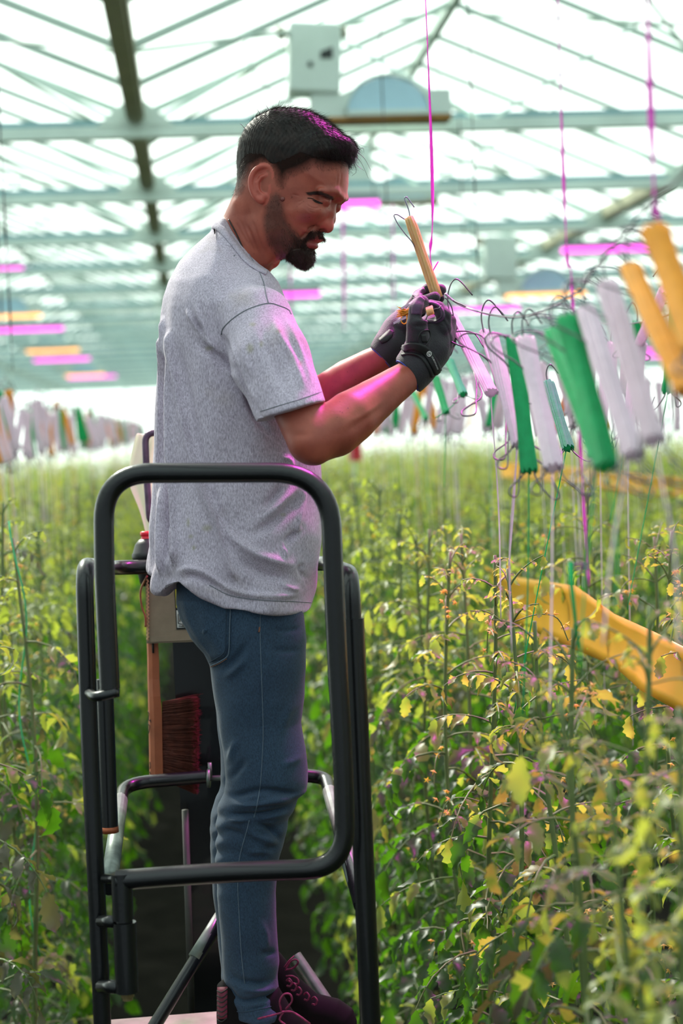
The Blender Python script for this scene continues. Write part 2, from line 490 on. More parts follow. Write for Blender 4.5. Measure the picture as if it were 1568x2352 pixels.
for (x, y) in spots:
    jx, jy = rng.normal(0, .02), rng.uniform(-.06, .06)
    if x > 1.5: lab, g = 'tall leafy tomato plant across the second aisle at right, behind the twine bobbins', 'tomato plants beyond the second aisle'
    elif x > .8: lab, g = 'tomato plant in the row behind the yellow tape at right', 'tomato plants of the right back row'
    elif x > 0: lab, g = 'green tomato plant in the row right of the trolley under the twine bobbins', 'tomato plants right of the trolley'
    elif x > -.8: lab, g = 'green tomato plant in the row along the left edge of the aisle', 'tomato plants left of the trolley'
    elif x > -1.5: lab, g = 'tomato plant in the back row at far left, behind the row beside the aisle', 'tomato plants of the left back row'
    else: lab, g = 'tomato plant of the distant row at the left edge of the photo', 'tomato plants of the distant left row'
    i = int(rng.integers(len(protos)))
    s = rng.uniform(.955, 1.03)*(1-.06*min(1, max(0, (y-4)/10)))
    put_plant(i, x+jx, y+jy, rng.uniform(0, 6.28), lab, g, s); cnt += 1
for (x, y, s) in ((.49, 2.02, .92), (.47, 1.72, .90), (.50, 1.44, .88), (.60, 1.80, .93), (.40, 1.42, .80)):
    put_plant(int(rng.integers(len(protos))), x, y, rng.uniform(0, 6.28), 'blurred tomato plant close to the camera at the lower right', 'blurred tomato plants nearest the camera', s)
# one sparse young plant stands out at the left edge, climbing a green twine
sp_at = P(62, 1700, 3.55)
sp_ = make_plant(555, 'tomato_plant', 'slender tomato plant with bare stem and green twine at the left edge', None, height=P(30, 1235, 3.55)[2], low=1.25, step=.085, leaf=.20)
sp_.location = (sp_at[0], sp_at[1], 0)
hz_ = np.linspace(1.1, 2.12, 40)
tb_ = MB().tube(np.stack([sp_at[0]+.014*np.sin(hz_*14), sp_at[1]+.014*np.cos(hz_*14), hz_], 1), .0022, 5)
tw_ = tb_.build('climbing_twine', simple('green_climbing_twine', srgb(70, 190, 120), .7, 0, .1, 30), sp_)
# the rest of the crop, far rows: too many to count
lods = []
for k in range(5):
    lb, sb, fb = plant_mesh(900+k, 1.9, low=.55, step=.08, leaf=.30, lod=1)
    lods.append((lb.arr(), lb.f, lb.mi))
mb_v, mb_f, mb_m, nn = [], [], [], 0
def far_add(x, y, s):
    global nn
    v, f, mi = lods[int(rng.integers(5))]
    a = rng.uniform(0, 6.28); c_, s_ = math.cos(a), math.sin(a)
    q = v*s @ np.array([[c_, s_, 0], [-s_, c_, 0], [0, 0, 1]])+np.array([x, y, 0])
    mb_v.append(q); mb_f.append(np.array(f)+nn); mb_m.append(np.array(mi)); nn += len(v)
for kx in range(-4, 9):
    for off in (.60, 1.02):
        x = kx*1.6+off
        ys = 15.6 if abs(x) < 1.3 else (12.6 if 1.9 < x < 2.7 else (14 if -2.2 < x < -1.9 else max(4, abs(x)*2.2)))
        y = ys
        while y < 58:
            if abs(to_px((x, y, 1.9))[0]-784) < 950:
                far_add(x+rng.normal(0, .04), y, rng.uniform(.93, 1.03))
            y += .34+(y-10)*.012
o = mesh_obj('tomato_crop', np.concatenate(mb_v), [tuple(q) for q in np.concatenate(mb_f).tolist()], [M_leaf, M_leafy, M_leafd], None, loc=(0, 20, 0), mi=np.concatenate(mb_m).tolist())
tag(o, 'mass of green tomato plants filling the far rows of the greenhouse', 'plants', kind='stuff')
# ------------------------------------------------------------------ trolley (tubular lift platform)
M_tube = simple('dark_painted_tube', srgb(17, 19, 22), .34, .35, .2, 9, .15, 150, coat=.25)
M_worn = simple('worn_grey_tube', srgb(120, 128, 122), .4, .5, .35, 25)
M_bolt = simple('brass_nut', srgb(120, 105, 70), .45, .6, .2, 30)
M_plat = simple('pale_platform_plate', srgb(150, 144, 130), .7, .1, .3, 14)
M_copper = simple('copper_weld', srgb(150, 80, 50), .5, .5, .3, 40)
base = np.array([.03, 2.82, 0])
cart = thing('lift_trolley', 'dark tubular lift trolley with rounded gate that the man stands on', 'trolley', base)
ZP = ZC-1.150                                       # platform top
def tpart(name, pts, r, mat=M_tube, n=14, rad=None):
    if rad: pts = fillet(pts, rad, 9)
    return MB().tube(pts, r, n).build(name, mat, cart, sharp=40)
Dg, Dp, Db = 2.50, 2.57, 3.14
# gate: one bent tube
g = [P(252, 1582, Dg), P(240, 1320, Dg), P(237, 1087, Dg), P(757, 1085, Dg), P(770, 1440, Dg), P(790, 1800, Dg), P(792, 1994, Dg), P(520, 2003, Dg), P(268, 2022, Dg)]
tpart('gate_hoop', fillet(g, [0, .001, .095, .095, .3, .3, .105, .3, 0], 12), .0168)
# posts and the upper rail running round the back
zt = None
up = [P(236, 2372, Dp), P(222, 2050, Dp), P(205, 1700, Dp), P(193, 1300, Dp), P(262, 1304, Db), P(745, 1293, Db), P(806, 1318, Dp), P(815, 1560, Dp), P(832, 1900, Dp), P(851, 2372, Dp)]
tpart('rail_hoop', fillet(up, [0, .3, .3, .055, .07, .07, .055, .3, .3, 0], 12), .0150)
tpart('post_sleeve', [P(812, 1420, Dp-.001), P(832, 1900, Dp-.001), P(851, 2372, Dp-.001)], .0178)
# second upright beside the left post, ending in a copper-coloured weld
tpart('inner_post', [P(240, 1560, 2.66), P(252, 1905, 2.66)], .0150)
MB().tube([P(252, 1898, 2.66), P(252.6, 1912, 2.66)], .0155, 14).build('weld_ring', M_copper, cart)
# knee-height rail at the back
kn = [P(251, 2040, 2.66), P(283, 1800, Db), P(474, 1784, Db), ]
tpart('knee_rail', fillet(kn, .06, 9), .0138, M_tube)
MB().tube([P(253, 2010, 2.655), P(277, 1836, 3.06)], .0150, 14).build('worn_knee_tube', M_worn, cart)
tpart('knee_rail', fillet([P(690, 1780, Db), P(748, 1786, Db), P(830, 2080, 2.62)], .06, 9), .0138)
MB().tube([P(757, 1818, 3.07), P(816, 2030, 2.70)], .0150, 14).build('worn_knee_tube', M_worn, cart)
MB().tube([P(472, 1788, Db), P(695, 1781, Db)], .0055, 8).build('rail_rod', M_worn, cart)
ck = MB(); ck.tube([P(476, 1787, Db), P(483, 1787, Db)], .020, 16); ck.box(P(482, 1769, Db), (.008, .012, .03))
ck.build('rail_clamp', M_worn, cart)
# hinge: sleeves on the left post
hb = MB(); hb.tube([P(279, 2006, Dg), P(283, 2112, Dg)], .0172, 18); hb.build('hinge_sleeve', M_tube, cart, sharp=40)
hb = MB(); hb.tube([P(286, 2118, Dg), P(292, 2278, Dg)], .0188, 18); hb.build('hinge_sleeve', M_tube, cart, sharp=40)
MB().tube([P(282, 2105, Dg), P(287, 2125, Dg)], .0140, 14).build('hinge_pin', M_tube, cart)
nb = MB(); nb.tube([P(292.5, 2276, Dg), P(293, 2289, Dg)], .0120, 6); nb.tube([P(293, 2287, Dg), P(293.3, 2297, Dg)], .0085, 12)
nb.build('hinge_nut', M_bolt, cart, smooth=False)
for (xa, xb, y, r) in ((240, 284, 2018, .008), (232, 262, 2116, .010), (232, 272, 2266, .011)):
    MB().tube([P(xa, y, Dp-.02), P(xb, y+1, Dg)], r, 10).build('hinge_bracket', M_tube, cart)
cb = MB(); cb.tube(spline([P(205, 1592, Dp-.02), P(222, 1600, Dg-.012), P(268, 1590, Dg-.012)], 6), .0085, 10)
cb.tube([P(250, 1583, Dg), P(250.5, 1601, Dg)], .0175, 16); cb.build('gate_catch', M_tube, cart)
# braces and platform
mm = MB(); xa, xb = P(412, 1800, 3.22)[0], P(512, 1800, 3.22)[0]; ym_ = P(412, 1800, 3.22)[1]
mm.box(((xa+xb)/2, ym_+.04, 1.0), (xb-xa, .08, 1.74)); mm.build('mast', M_tube, cart, False)
mm = MB(); mm.tube([P(425, 1860, 3.19), P(440, 2330, 3.19)], .0075, 10); mm.build('mast_pipe', simple('dull_grey_pipe', srgb(66, 66, 62), .6, .2, .2, 20), cart)
tpart('brace', [P(506, 2112, 3.02), P(345, 2372, 2.90)], .0130, M_tube)
MB().tube([P(512, 2096, 3.03), P(446, 2200, 2.975)], .0134, 12).build('worn_brace_sleeve', M_worn, cart)
tpart('brace', [P(678, 2195, 3.05), P(770, 2330, 3.0)], .0125, M_worn)
pl = MB()
pv = []
px0, px1, py0, py1 = -.225, .225, 2.52, 3.00
pl.box(((px0+px1)/2, (py0+py1)/2, ZP-.012), (px1-px0, py1-py0, .024)); pl.build('platform', M_plat, cart, False)
rm = MB()
for a, b in (((px0, py0), (px1, py0)), ((px0, py1), (px1, py1)), ((px0, py0), (px0, py1)), ((px1, py0), (px1, py1))):
    c_ = ((a[0]+b[0])/2, (a[1]+b[1])/2, ZP-.045)
    rm.box(c_, (abs(a[0]-b[0])+.03, abs(a[1]-b[1])+.03, .05))
rm.build('platform_frame', M_tube, cart, False)
for x in (px0+.06, px1-.06):
    for s in (-1, 1):
        ym = (py0+py1)/2
        MB().tube([(x+.012*s, ym-.25*s, ZP-.07), (x+.012*s, ym+.25*s, .22)], .020, 8).build('scissor_arm', M_tube, cart)
bs = MB(); bs.box(((px0+px1)/2, (py0+py1)/2, .19), (px1-px0+.02, py1-py0+.10, .07)); bs.build('base_frame', M_tube, cart, False)
for x in (px0+.02, px1-.02):
    for y in (py0-.0, py1+.0):
        MB().lathe([(-.03, .075), (-.02, .075), (-.018, .06), (.03, .06)], (x, y, .075), (1, 0, 0), 20).build('wheel', M_worn, cart, sharp=30)

# ------------------------------------------------------------------ things hung on the trolley
M_card = simple('corrugated_cardboard', srgb(150, 132, 112), .9, 0, .10, 30, .3, 90)
M_white = simple('label_paper', srgb(225, 225, 220), .7, 0, .03, 5)
M_black = simple('black_ink', (.006, .006, .007), .6, 0, .1, 5)
M_yellow = simple('yellow_label', srgb(215, 200, 40), .6, 0, .05, 5)
M_edge = simple('cardboard_edge', srgb(205, 165, 125), .9, 0, .15, 60)
Dx = 3.17
def quadbox(mb, corners, depth, mi=0):              # a slab with the given front corners and a thickness away from the camera
    fw = -RM[:, 2]
    f_ = [np.array(c) for c in corners]; b_ = [c+fw*depth for c in f_]
    n = len(f_)
    mb.add(f_+b_, [tuple(range(n))[::-1], tuple(range(n, 2*n))]+[(i, (i+1) % n, n+(i+1) % n, n+i) for i in range(n)], mi)
bx = thing('cardboard_box', 'open cardboard box with printed label hung on the back rail behind the man', 'box', P(388, 1478, Dx))
b = MB(); quadbox(b, [P(336, 1478, Dx), P(452, 1474, Dx), P(452, 1326, Dx), P(334, 1330, Dx)], .16); b.build('box_body', M_card, bx, False)
b = MB(); quadbox(b, [P(337, 1475, Dx-.003), P(452, 1470, Dx-.003), P(452, 1459, Dx-.003), P(336, 1462, Dx-.003)], .004); b.build('bottom_fold', M_card, bx, False)
b = MB()
zz = []
for i in range(34):
    y = 1331+i*4.25
    zz.append(P(336.5+(i % 2)*3.4+i*.04, y, Dx-.006))
b.tube(zz, .0022, 6); b.build('corrugated_edge', M_edge, bx)
b = MB(); quadbox(b, [P(405, 1446, Dx-.002), P(452, 1444, Dx-.002), P(452, 1348, Dx-.002), P(400, 1349, Dx-.002)], .003); b.build('label_border', M_black, bx, False)
b = MB(); quadbox(b, [P(407, 1442, Dx-.003), P(450, 1440, Dx-.003), P(450, 1402, Dx-.003), P(405, 1402, Dx-.003)], .003); b.build('label_panel', M_white, bx, False)
b = MB(); quadbox(b, [P(404.5, 1396, Dx-.003), P(450, 1396, Dx-.003), P(450, 1354, Dx-.003), P(402.5, 1354, Dx-.003)], .003); b.build('label_panel', M_yellow, bx, False)
b = MB()
for (xa, ya, xb, yb) in ((409, 1410, 409, 1432), (413, 1408, 413, 1428), (409, 1432, 418, 1434), (413, 1420, 420, 1420), (420, 1408, 420, 1438), (410, 1438, 426, 1439)):
    b.tube([P(xa, ya, Dx-.0045), P(xb, yb, Dx-.0045)], .0009, 5)
b.build('label_print', M_black, bx)
st = MB(); st.tube(spline([P(338, 1322, Dx-.01), P(323, 1356, Dx-.01), P(325, 1392, Dx-.01), P(333, 1416, Dx-.01), P(334, 1440, Dx-.01)], 6), [.006]*25, 8, flat=.35)
st.build('carry_strap', simple('brown_strap', srgb(130, 80, 45), .7, 0, .25, 40), bx)

M_bottle = simple('black_squeeze_bottle', srgb(10, 9, 12), .45, 0, .2, 10)
M_redcap = simple('red_bottle_cap', srgb(215, 25, 50), .35, 0, .1, 10)
axb = P(338, 1228, 3.19)-P(348, 1345, 3.19); hb_ = np.linalg.norm(axb); axb /= hb_
bo = thing('squeeze_bottle', 'black squeeze bottle with red cap standing behind the man on the box', 'bottle', P(348, 1345, 3.19))
b = MB(); b.lathe([(0, .020), (.008, .024), (.03, .027), (.055, .033), (.060, .0355), (.068, .0355), (.071, .033), (.088, .027), (.098, .018), (.1, .006)], P(348, 1345, 3.19), axb, 28); b.build('bottle_body', M_bottle, bo)
b = MB(); b.lathe([(.093, .0135), (.098, .0145), (.102, .013), (.104, .0125), (.106, .0145), (.112, .0145), (.1145, .012), (.1145, .006), (.109, .005)], P(348, 1345, 3.19), axb, 24); b.build('spout_cap', M_redcap, bo)

# hand brush
M_wood = simple('stained_wood', srgb(158, 84, 52), .55, 0, .22, 14, .2, 60)
M_bris = simple('brown_bristle', srgb(96, 44, 30), .75, 0, .35, 60, trans=.25, tcol=(.35, .1, .04, 1))
Dq = 3.20
br = thing('hand_brush', 'wooden hand brush with brown bristles hanging below the cardboard box', 'brush', P(358, 1790, Dq))
prof = [(1462, 337, 365), (1480, 337, 363), (1510, 338, 365), (1560, 338.5, 366), (1600, 339.5, 368), (1625, 340, 371), (1660, 341, 372), (1720, 342, 373), (1786, 343, 374.5)]
b = MB(); vv, ff = [], []
for i, (y, xl, xr) in enumerate(prof):
    xm = xl+(xr-xl)*.42
    d_ = .016 if y < 1600 else .024
    for (x, dd) in ((xl, .004), (xl+3, -d_*.5), (xm, -d_*.85), (xr, -d_*.7), (xr, d_*.8), (xm, d_), (xl+3, d_*.6)):
        vv.append(P(x, y, Dq+dd))
n7 = 7
for i in range(len(prof)-1):
    for k in range(n7): ff.append((i*n7+k, i*n7+(k+1) % n7, (i+1)*n7+(k+1) % n7, (i+1)*n7+k))
ff += [tuple(range(n7))[::-1], tuple(range((len(prof)-1)*n7, len(prof)*n7))]
b.add(vv, ff); b.build('handle', M_wood, br, False)
b = MB(); b.tube([P(351, 1474, Dq-.0145), P(351.5, 1500, Dq-.0150)], .0022, 8); b.build('hanging_slot', M_black, br)
b = MB()
for pts in ([(339.5, 1634), (342, 1640), (341, 1652), (344, 1656)], [(340, 1662), (343.5, 1668), (342.5, 1680), (340.5, 1686)], [(345, 1652), (346, 1660)], [(344, 1750), (345, 1758), (344.3, 1766)], [(344, 1772), (345.5, 1779)]):
    b.tube(spline([P(x, y, Dq-.0135-.0012*(x-340)) for x, y in pts], 4), .0009, 5)
b.build('handle_print', M_black, br)
b = MB(); rb = np.random.default_rng(5)
for i in range(3600):
    t = rb.random(); z = (rb.random()*2-1)
    y0_ = 1612+t*176
    a = P(372, y0_, Dq+z*.014)
    fan = (t-.5)*62+rb.normal(0, 4)
    ln = 82+rb.normal(0, 2.5)-10*abs(z)**3
    if rb.random() < .01: ln *= 1.1; fan -= 26
    e = P(372+ln, y0_+fan*(1 if t > .5 else .35), Dq+z*.021+rb.normal(0, .002))
    m_ = (a+e)/2+rb.normal(0, .0012, 3)
    b.tube([a, m_, e], [.0010, .0009, .0004], 3, False)
b.build('bristles', M_bris, br)

# pale plastic sheet bag and the metal loop it hangs from
M_bag = simple('cream_plastic_film', srgb(226, 222, 205), .5, 0, .06, 6, trans=.5, tcol=(.9, .88, .78, 1))
Dw = 3.30
bag = thing('plastic_bag', 'pale cream plastic bag hung behind the man at the left', 'bag', P(350, 1215, Dw))
left = [(312, 992), (304, 1030), (298, 1065), (294, 1095), (302, 1122), (316, 1150), (326, 1180), (334, 1210), (338, 1232)]
vv, ff = [], []
nx = 12
for i, (xl, y) in enumerate(left):
    for k in range(nx+1):
        t = k/nx
        vv.append(P(xl+(400-xl)*t, y+4*math.sin(t*5+i*.4), Dw+.012*math.sin(t*11+i*.35)-.02*math.sin(t*PI)))
for i in range(len(left)-1):
    for k in range(nx): ff.append((i*(nx+1)+k, i*(nx+1)+k+1, (i+1)*(nx+1)+k+1, (i+1)*(nx+1)+k))
o = mesh_obj('bag_film', vv, ff, M_bag, bag)
md = o.modifiers.new('thick', 'SOLIDIFY'); md.thickness = .004
md = o.modifiers.new('sub', 'SUBSURF'); md.levels = 1; md.render_levels = 2
loop = fillet([P(400, 994, Dw-.07), P(333, 994, Dw-.07), P(337, 1100, Dw-.07), P(344, 1204, Dw-.07), P(400, 1206, Dw-.07)], .022, 7)
M_loop = simple('scratched_steel_tube', srgb(92, 70, 92), .4, .5, .35, 30)
MB().tube(loop, .0075, 10).build('support_loop', M_loop, cart)
MB().tube([P(396, 1206, Dw-.07), P(396, 1300, Db)], .0075, 10).build('loop_stem', M_loop, cart)
# ------------------------------------------------------------------ lamps
M_lampw = simple('white_lamp_housing', srgb(214, 228, 220), .5, 0, .05, 6)
M_refl = simple('lamp_reflector', srgb(176, 208, 224), .3, .45, .08, 4)
M_hps = emis('sodium_glow', (1, .42, .10, 1), 2.2)
M_under = simple('amber_lamp_underside', srgb(165, 120, 60), .5, .3, .25, 8)
M_clamp = simple('drab_clamp', srgb(140, 138, 112), .6, .2, .1, 8)
M_pink = emis('magenta_led_strip', (1.0, .10, .78, 1), 2.0)
M_dark = simple('dark_rubber', srgb(50, 56, 54), .6, 0, .1, 8)
M_ledh = simple('led_housing', srgb(150, 160, 165), .5, .2, .1, 6)
def sodium_lamp(c, label, s=1.0, detail=False, lit=True):
    c = np.array(c)
    t = thing('sodium_lamp', label, 'lamp', c, 'sodium lamps under the roof beams')
    X, Z = np.array([1., 0, 0]), np.array([0, 0, 1.])
    def q(x, y, z): return c+np.array([x, y, z])*s
    b = MB()
    b.box(q(-.26, 0, .075), np.array([.26, .16, .13])*s); b.box(q(.34, 0, .085), np.array([.16, .16, .14])*s)
    b.box(q(.06, .09, .06), np.array([.5, .02, .10])*s); b.box(q(.06, -.09, .025), np.array([.5, .02, .03])*s)
    b.build('lamp_tray', M_lampw, t, False)
    b = MB(); n = 18; vv, ff = [], []
    for k in range(n+1):
        a = PI*k/n
        for yy in (-.085, .085): vv.append(q(.05-math.cos(a)*.235, yy, .03+math.sin(a)*.20))
    for k in range(n): ff.append((2*k, 2*k+1, 2*k+3, 2*k+2))
    ff.append(tuple(range(0, 2*n+2, 2))); ff.append(tuple(range(1, 2*n+2, 2))[::-1])
    b.add(vv, ff); b.build('reflector_dome', M_refl, t, True, sharp=50)
    b = MB(); n = 18
    rim = [q(.05-math.cos(PI*k/n)*.245, -.09, .03+math.sin(PI*k/n)*.21) for k in range(n+1)]
    b.tube(rim, .010*s, 6); b.build('reflector_rim', M_lampw, t)
    b = MB(); b.box(q(.06, 0, -.003), np.array([.72, .17, .022])*s); b.build('lamp_underside', M_hps if lit else M_under, t, False)
    b = MB(); b.box(q(-.36, 0, .345), np.array([.30, .20, .40])*s, np.array([[.9986, 0, .052], [0, 1, 0], [-.052, 0, .9986]]))
    o = bbx = b.build('ballast_box', M_lampw, t, False)
    md = o.modifiers.new('b', 'BEVEL'); md.width = .018*s; md.segments = 2
    b = MB()
    for x in (-.545, -.19): b.tube([q(x-.022, -.02, .50), q(x+.022, -.02, .505)], .038*s, 12)
    b.tube([q(-.54, -.02, .502), q(-.20, -.02, .505)], .02*s, 8)
    b.build('hanging_clamp', M_clamp, t)
    b = MB(); b.tube([q(-.36, 0, .55), q(-.36, 0, .55+(ZG+.25-c[2])/s-.55)], .006, 6); b.tube([q(.36, 0, .15), q(.36, 0, (ZG+.25-c[2])/s)], .004, 6)
    b.build('suspension_rod', M_steel, t)
    if detail:
        b = MB(); b.add([q(-.33, -.104, .335), q(-.26, -.104, .335), q(-.258, -.104, .40), q(-.30, -.104, .385), q(-.33, -.104, .375)], [(0, 1, 2, 3, 4)])
        o = b.build('ballast_logo', M_dark, bbx, False); md = o.modifiers.new('s', 'SOLIDIFY'); md.thickness = .004
        b = MB(); b.lathe([(0, .017), (.006, .015)], q(-.39, -.102, .305), (0, -1, 0), 12); b.build('ballast_knob', M_dark, bbx)
        b = MB(); b.tube([q(-.57, -.02, .505), q(-.66, -.02, .50), q(-.72, -.02, .495)], [.013, .011, .006], 8)
        b.build('cable_plug', M_dark, t)
        b = MB(); b.tube(spline([q(-.72, -.02, .495), q(-.76, -.02, .42), q(-.70, -.02, .28), q(-.60, 0, .16), q(-.50, 0, .10), q(-.38, 0, .07)], 6), .006, 6)
        b.build('lamp_cable', M_lampw, t)
    return t
sodium_lamp(P(868, 276, 9.3), 'large white sodium lamp with ballast box above the man’s head'.replace('’', "'"), 1.05, True, False)
sodium_lamp(P(905, 468, 13.6), 'second sodium lamp, partly hidden behind the man\'s forehead', .95, False, False)
for (x, y, D, l) in ((8, 727, 21.5, 'sodium lamp glowing orange at the left edge, above the pink light bar'),
                     (112, 806, 30, 'orange glowing sodium lamp in the middle of the left lamp row'),
                     (188, 862, 40, 'farthest small orange sodium lamp in the left lamp row'),
                     (1238, 678, 17.5, 'orange glowing sodium lamp far behind the white twine bobbins')):
    sodium_lamp(P(x, y, D), l, 1.25 if D < 25 else 1.4)
def led_bar(c, wd, label, light=0):
    c = np.array(c); t = thing('led_light_bar', label, 'lamp', c, 'magenta light bars under the roof')
    b = MB(); b.box(c+np.array([0, 0, .05]), (wd, .16, .06)); b.build('bar_housing', M_ledh, t, False)
    b = MB(); b.box(c+np.array([0, 0, 0]), (wd*.98, .13, .045)); b.build('led_strip', M_pink, t, False)
    b = MB()
    for s in (-.4, .4): MB().tube([c+np.array([wd*s, 0, .08]), c+np.array([wd*s, 0, max(.3, ZG-.1-c[2])])], .004, 6).build('suspension_wire', M_dark, t)
    if light:
        ld = bpy.data.lights.new('led_light', 'AREA'); ld.shape = 'RECTANGLE'; ld.size = wd; ld.size_y = .13; ld.spread = math.radians(75); ld.energy = light; ld.color = (1, .06, .72)
        lo = bpy.data.objects.new('led_light', ld); C.objects.link(lo); lo.parent = t; lo.location = (0, 0, -.03); lo.rotation_euler = (math.radians(-15), math.radians(17), 0)
for (x, y, D, wd, l) in ((1395, 572, 15.5, .95, 'magenta light bar at upper right behind the orange bobbins'),
                      (1098, 712, 21, 1.15, 'magenta light bar just right of the gloves, behind the twine wire'),
                      (62, 757, 22, 1.05, 'bright magenta light bar at the left edge, longest of the left row'),
                      (142, 826, 31, 1.15, 'magenta light bar in the middle of the left lamp row'),
                      (212, 866, 41, 1.3, 'farthest magenta light bar of the left lamp row'),
                      (815, 470, 11.5, .36, 'short magenta light bar beside the man\'s brow'),
                      (688, 677, 17, .46, 'magenta light bar just below the man\'s beard'),
                      (1450, 806, 30, 1.0, 'small distant magenta light bar low at right behind the bobbins'),
                      (1500, 818, 34, 1.1, 'farthest magenta light bar at right, lowest above the crop'),
                      (2, 620, 17, .5, 'magenta light bar cut by the left edge, highest of the left row')):
    led_bar(P(x, y, D), wd, l)
led_bar((.70, 3.36, ZC+1.62), 1.1, 'magenta light bar hung high above the man', 24)

# ------------------------------------------------------------------ crop wires, support cords, bobbins, yellow tape
M_wire = simple('dark_steel_wire', srgb(96, 92, 98), .35, .8, .15, 20)
M_wirel = simple('pale_plastic_cord', srgb(196, 170, 196), .5, 0, .1, 20)
M_tw = dict(white=simple('white_twine', srgb(236, 220, 232), .75, 0, .08, 70, .5, 300, trans=.4, tcol=(.95, .82, .92, 1)),
            green=simple('green_twine', srgb(36, 168, 106), .7, 0, .16, 70, .5, 300, trans=.4, tcol=(.06, .75, .35, 1)),
            orange=simple('orange_twine', srgb(240, 168, 60), .7, 0, .12, 70, .5, 300, trans=.35, tcol=(1, .58, .10, 1)),
            salmon=simple('salmon_twine', srgb(246, 178, 152), .7, 0, .12, 70, .5, 300, trans=.4, tcol=(1, .62, .45, 1)),
            straw=simple('straw_twine', srgb(252, 216, 160), .7, 0, .10, 60, .6, 260, trans=.5, tcol=(1, .78, .42, 1)))
M_cord = simple('magenta_lit_cord', srgb(226, 70, 204), .5, 0, .1, 10, trans=.45, tcol=(1, .25, .9, 1))  # the lamps' magenta light is put into the cord's own colour
wx = [(1002, 668), (1040, 690), (1100, 716), (1160, 728), (1210, 725), (1260, 708), (1310, 680), (1342, 652), (1385, 590), (1440, 530), (1500, 455), (1562, 408)]
cw = [ray_at(x, y, 0, .50) for x, y in wx]
cw = [np.array([.5, 4.0, ZC+.15]), np.array([.5, 3.4, ZC+.20])]+cw+[np.array([.5, 1.35, ZC+.27])]
o = MB().tube(spline(cw, 5), .0016, 6).build('crop_wire', M_wire, None); tag(o, 'thin sagging dark wire carrying the row of twine bobbins beside the gloves', 'wire', 'crop wires')
def sag_wire(x, y0, y1, z, sag, span, label):
    y = np.arange(y0, y1, span/6)
    t = ((y-y0) % span)/span
    zz = z-sag*4*t*(1-t)
    o = MB().tube(np.stack([np.full_like(y, x), y, zz], 1), .002, 5).build('crop_wire', M_wire, None)
    tag(o, label, 'wire', 'crop wires')
    return lambda yy: z-sag*4*(((yy-y0) % span)/span)*(1-((yy-y0) % span)/span)
zr = sag_wire(1.02, 1.4, 30, ZC+.26, .05, 1.25, 'crop wire of the back row at right, behind the gloved hands')
zl = sag_wire(-.74, 5.0, 30, ZC+.27, .09, 1.3, 'scalloped crop wire at left hung with pink and green bobbins')
zr2 = sag_wire(2.05, 4.5, 34, ZC+.24, .05, 1.25, 'crop wire across the second aisle at right')

def bobbin(name_label, T, B, col, group, D=None, string=True, rad=.0125, flip=1, hook=True, end=None, loc=None, wire=None):
    # T, B: world ends of the twine winding; the bent wire frame pokes out at both ends
    T, B = np.array(T), np.array(B)
    ax = T-B; ln = np.linalg.norm(ax); ax = ax/ln
    sd = np.cross(ax, RM[:, 2]); sd /= np.linalg.norm(sd)        # sideways
    sd = -sd*flip
    dp = np.cross(sd, ax)
    t = thing('twine_bobbin', name_label, 'bobbin', T if loc is None else loc, group)
    # winding: many turns of twine give a fluted slightly waisted bundle
    b = MB(); m_, n = 14, 34; vv, ff = [], []
    sq = abs(hash(name_label)) % 7 if False else int(abs(T[0]*997+T[2]*331)) % 7
    for i in range(m_+1):
        u = i/m_
        r = rad*(1.0-.10*math.sin(u*PI)+.05*math.sin(u*7+sq))
        for k in range(n):
            a = 2*PI*k/n+u*.5
            rr = r*(1+.07*math.sin(k*2.9+sq)+.05*math.sin(k*5.3)+.03*(k % 2))
            vv.append(T-ax*ln*u+sd*math.cos(a)*rr+dp*math.sin(a)*rr*.72+ax*(.004*math.sin(k*1.7+sq) if i in (0, m_) else 0))
    for i in range(m_):
        for k in range(n): ff.append((i*n+k, i*n+(k+1) % n, (i+1)*n+(k+1) % n, (i+1)*n+k))
    ff += [tuple(range(n))[::-1], tuple(range(m_*n, (m_+1)*n))]
    b.add(vv, ff); b.build('twine_winding', M_tw[col], t, sharp=38)
    if hook:
        k = ln/.21
        def q(a, s, d=0): return T+ax*a*k+sd*s*k+dp*d*k
        b = MB(); rw = .0014
        up_ = ax*.35+np.array([0, 0, .75]); up_ /= np.linalg.norm(up_)
        def qt(a, s): return T+up_*a*k+sd*s*k
        top = [q(-.02, .002), qt(.018, .002), qt(.034, -.002), qt(.040, -.008), qt(.035, -.014), qt(.018, -.024)]
        side = [q(-.03, .006), q(.002, .012), q(.012, .030), q(.006, .042), q(-.010, .040), q(-.06, .016)]
        def p(a, s, d=0): return B-ax*a*k+sd*s*k+dp*d*k
        low1 = [p(-.03, .006), p(.004, .010), p(.022, .030), p(.034, .032), p(.036, .022), p(.010, .016), p(-.05, .006)]
        low2 = [p(-.02, -.004), p(.012, -.008), p(.038, -.022), p(.046, -.032), p(.040, -.038), p(.012, -.030)]
        b.tube(spline(low2[::-1]+low1+[q(-.06, .006)]+side[::-1][1:]+top, 5), rw, 6)
        b.build('wire_hook', M_wire, t)
    if string:
        e = B+np.array([rng.uniform(-.02, .02), rng.uniform(-.02, .02), -rng.uniform(.55, .8)]) if end is None else np.array(end)
        mid = (B+e)/2+np.array([rng.normal(0, .004), 0, 0])
        b = MB(); b.tube(spline([B+ax*.01, mid, e], 6), .0012, 5); b.build('hanging_twine', M_tw[col], t)
    return t
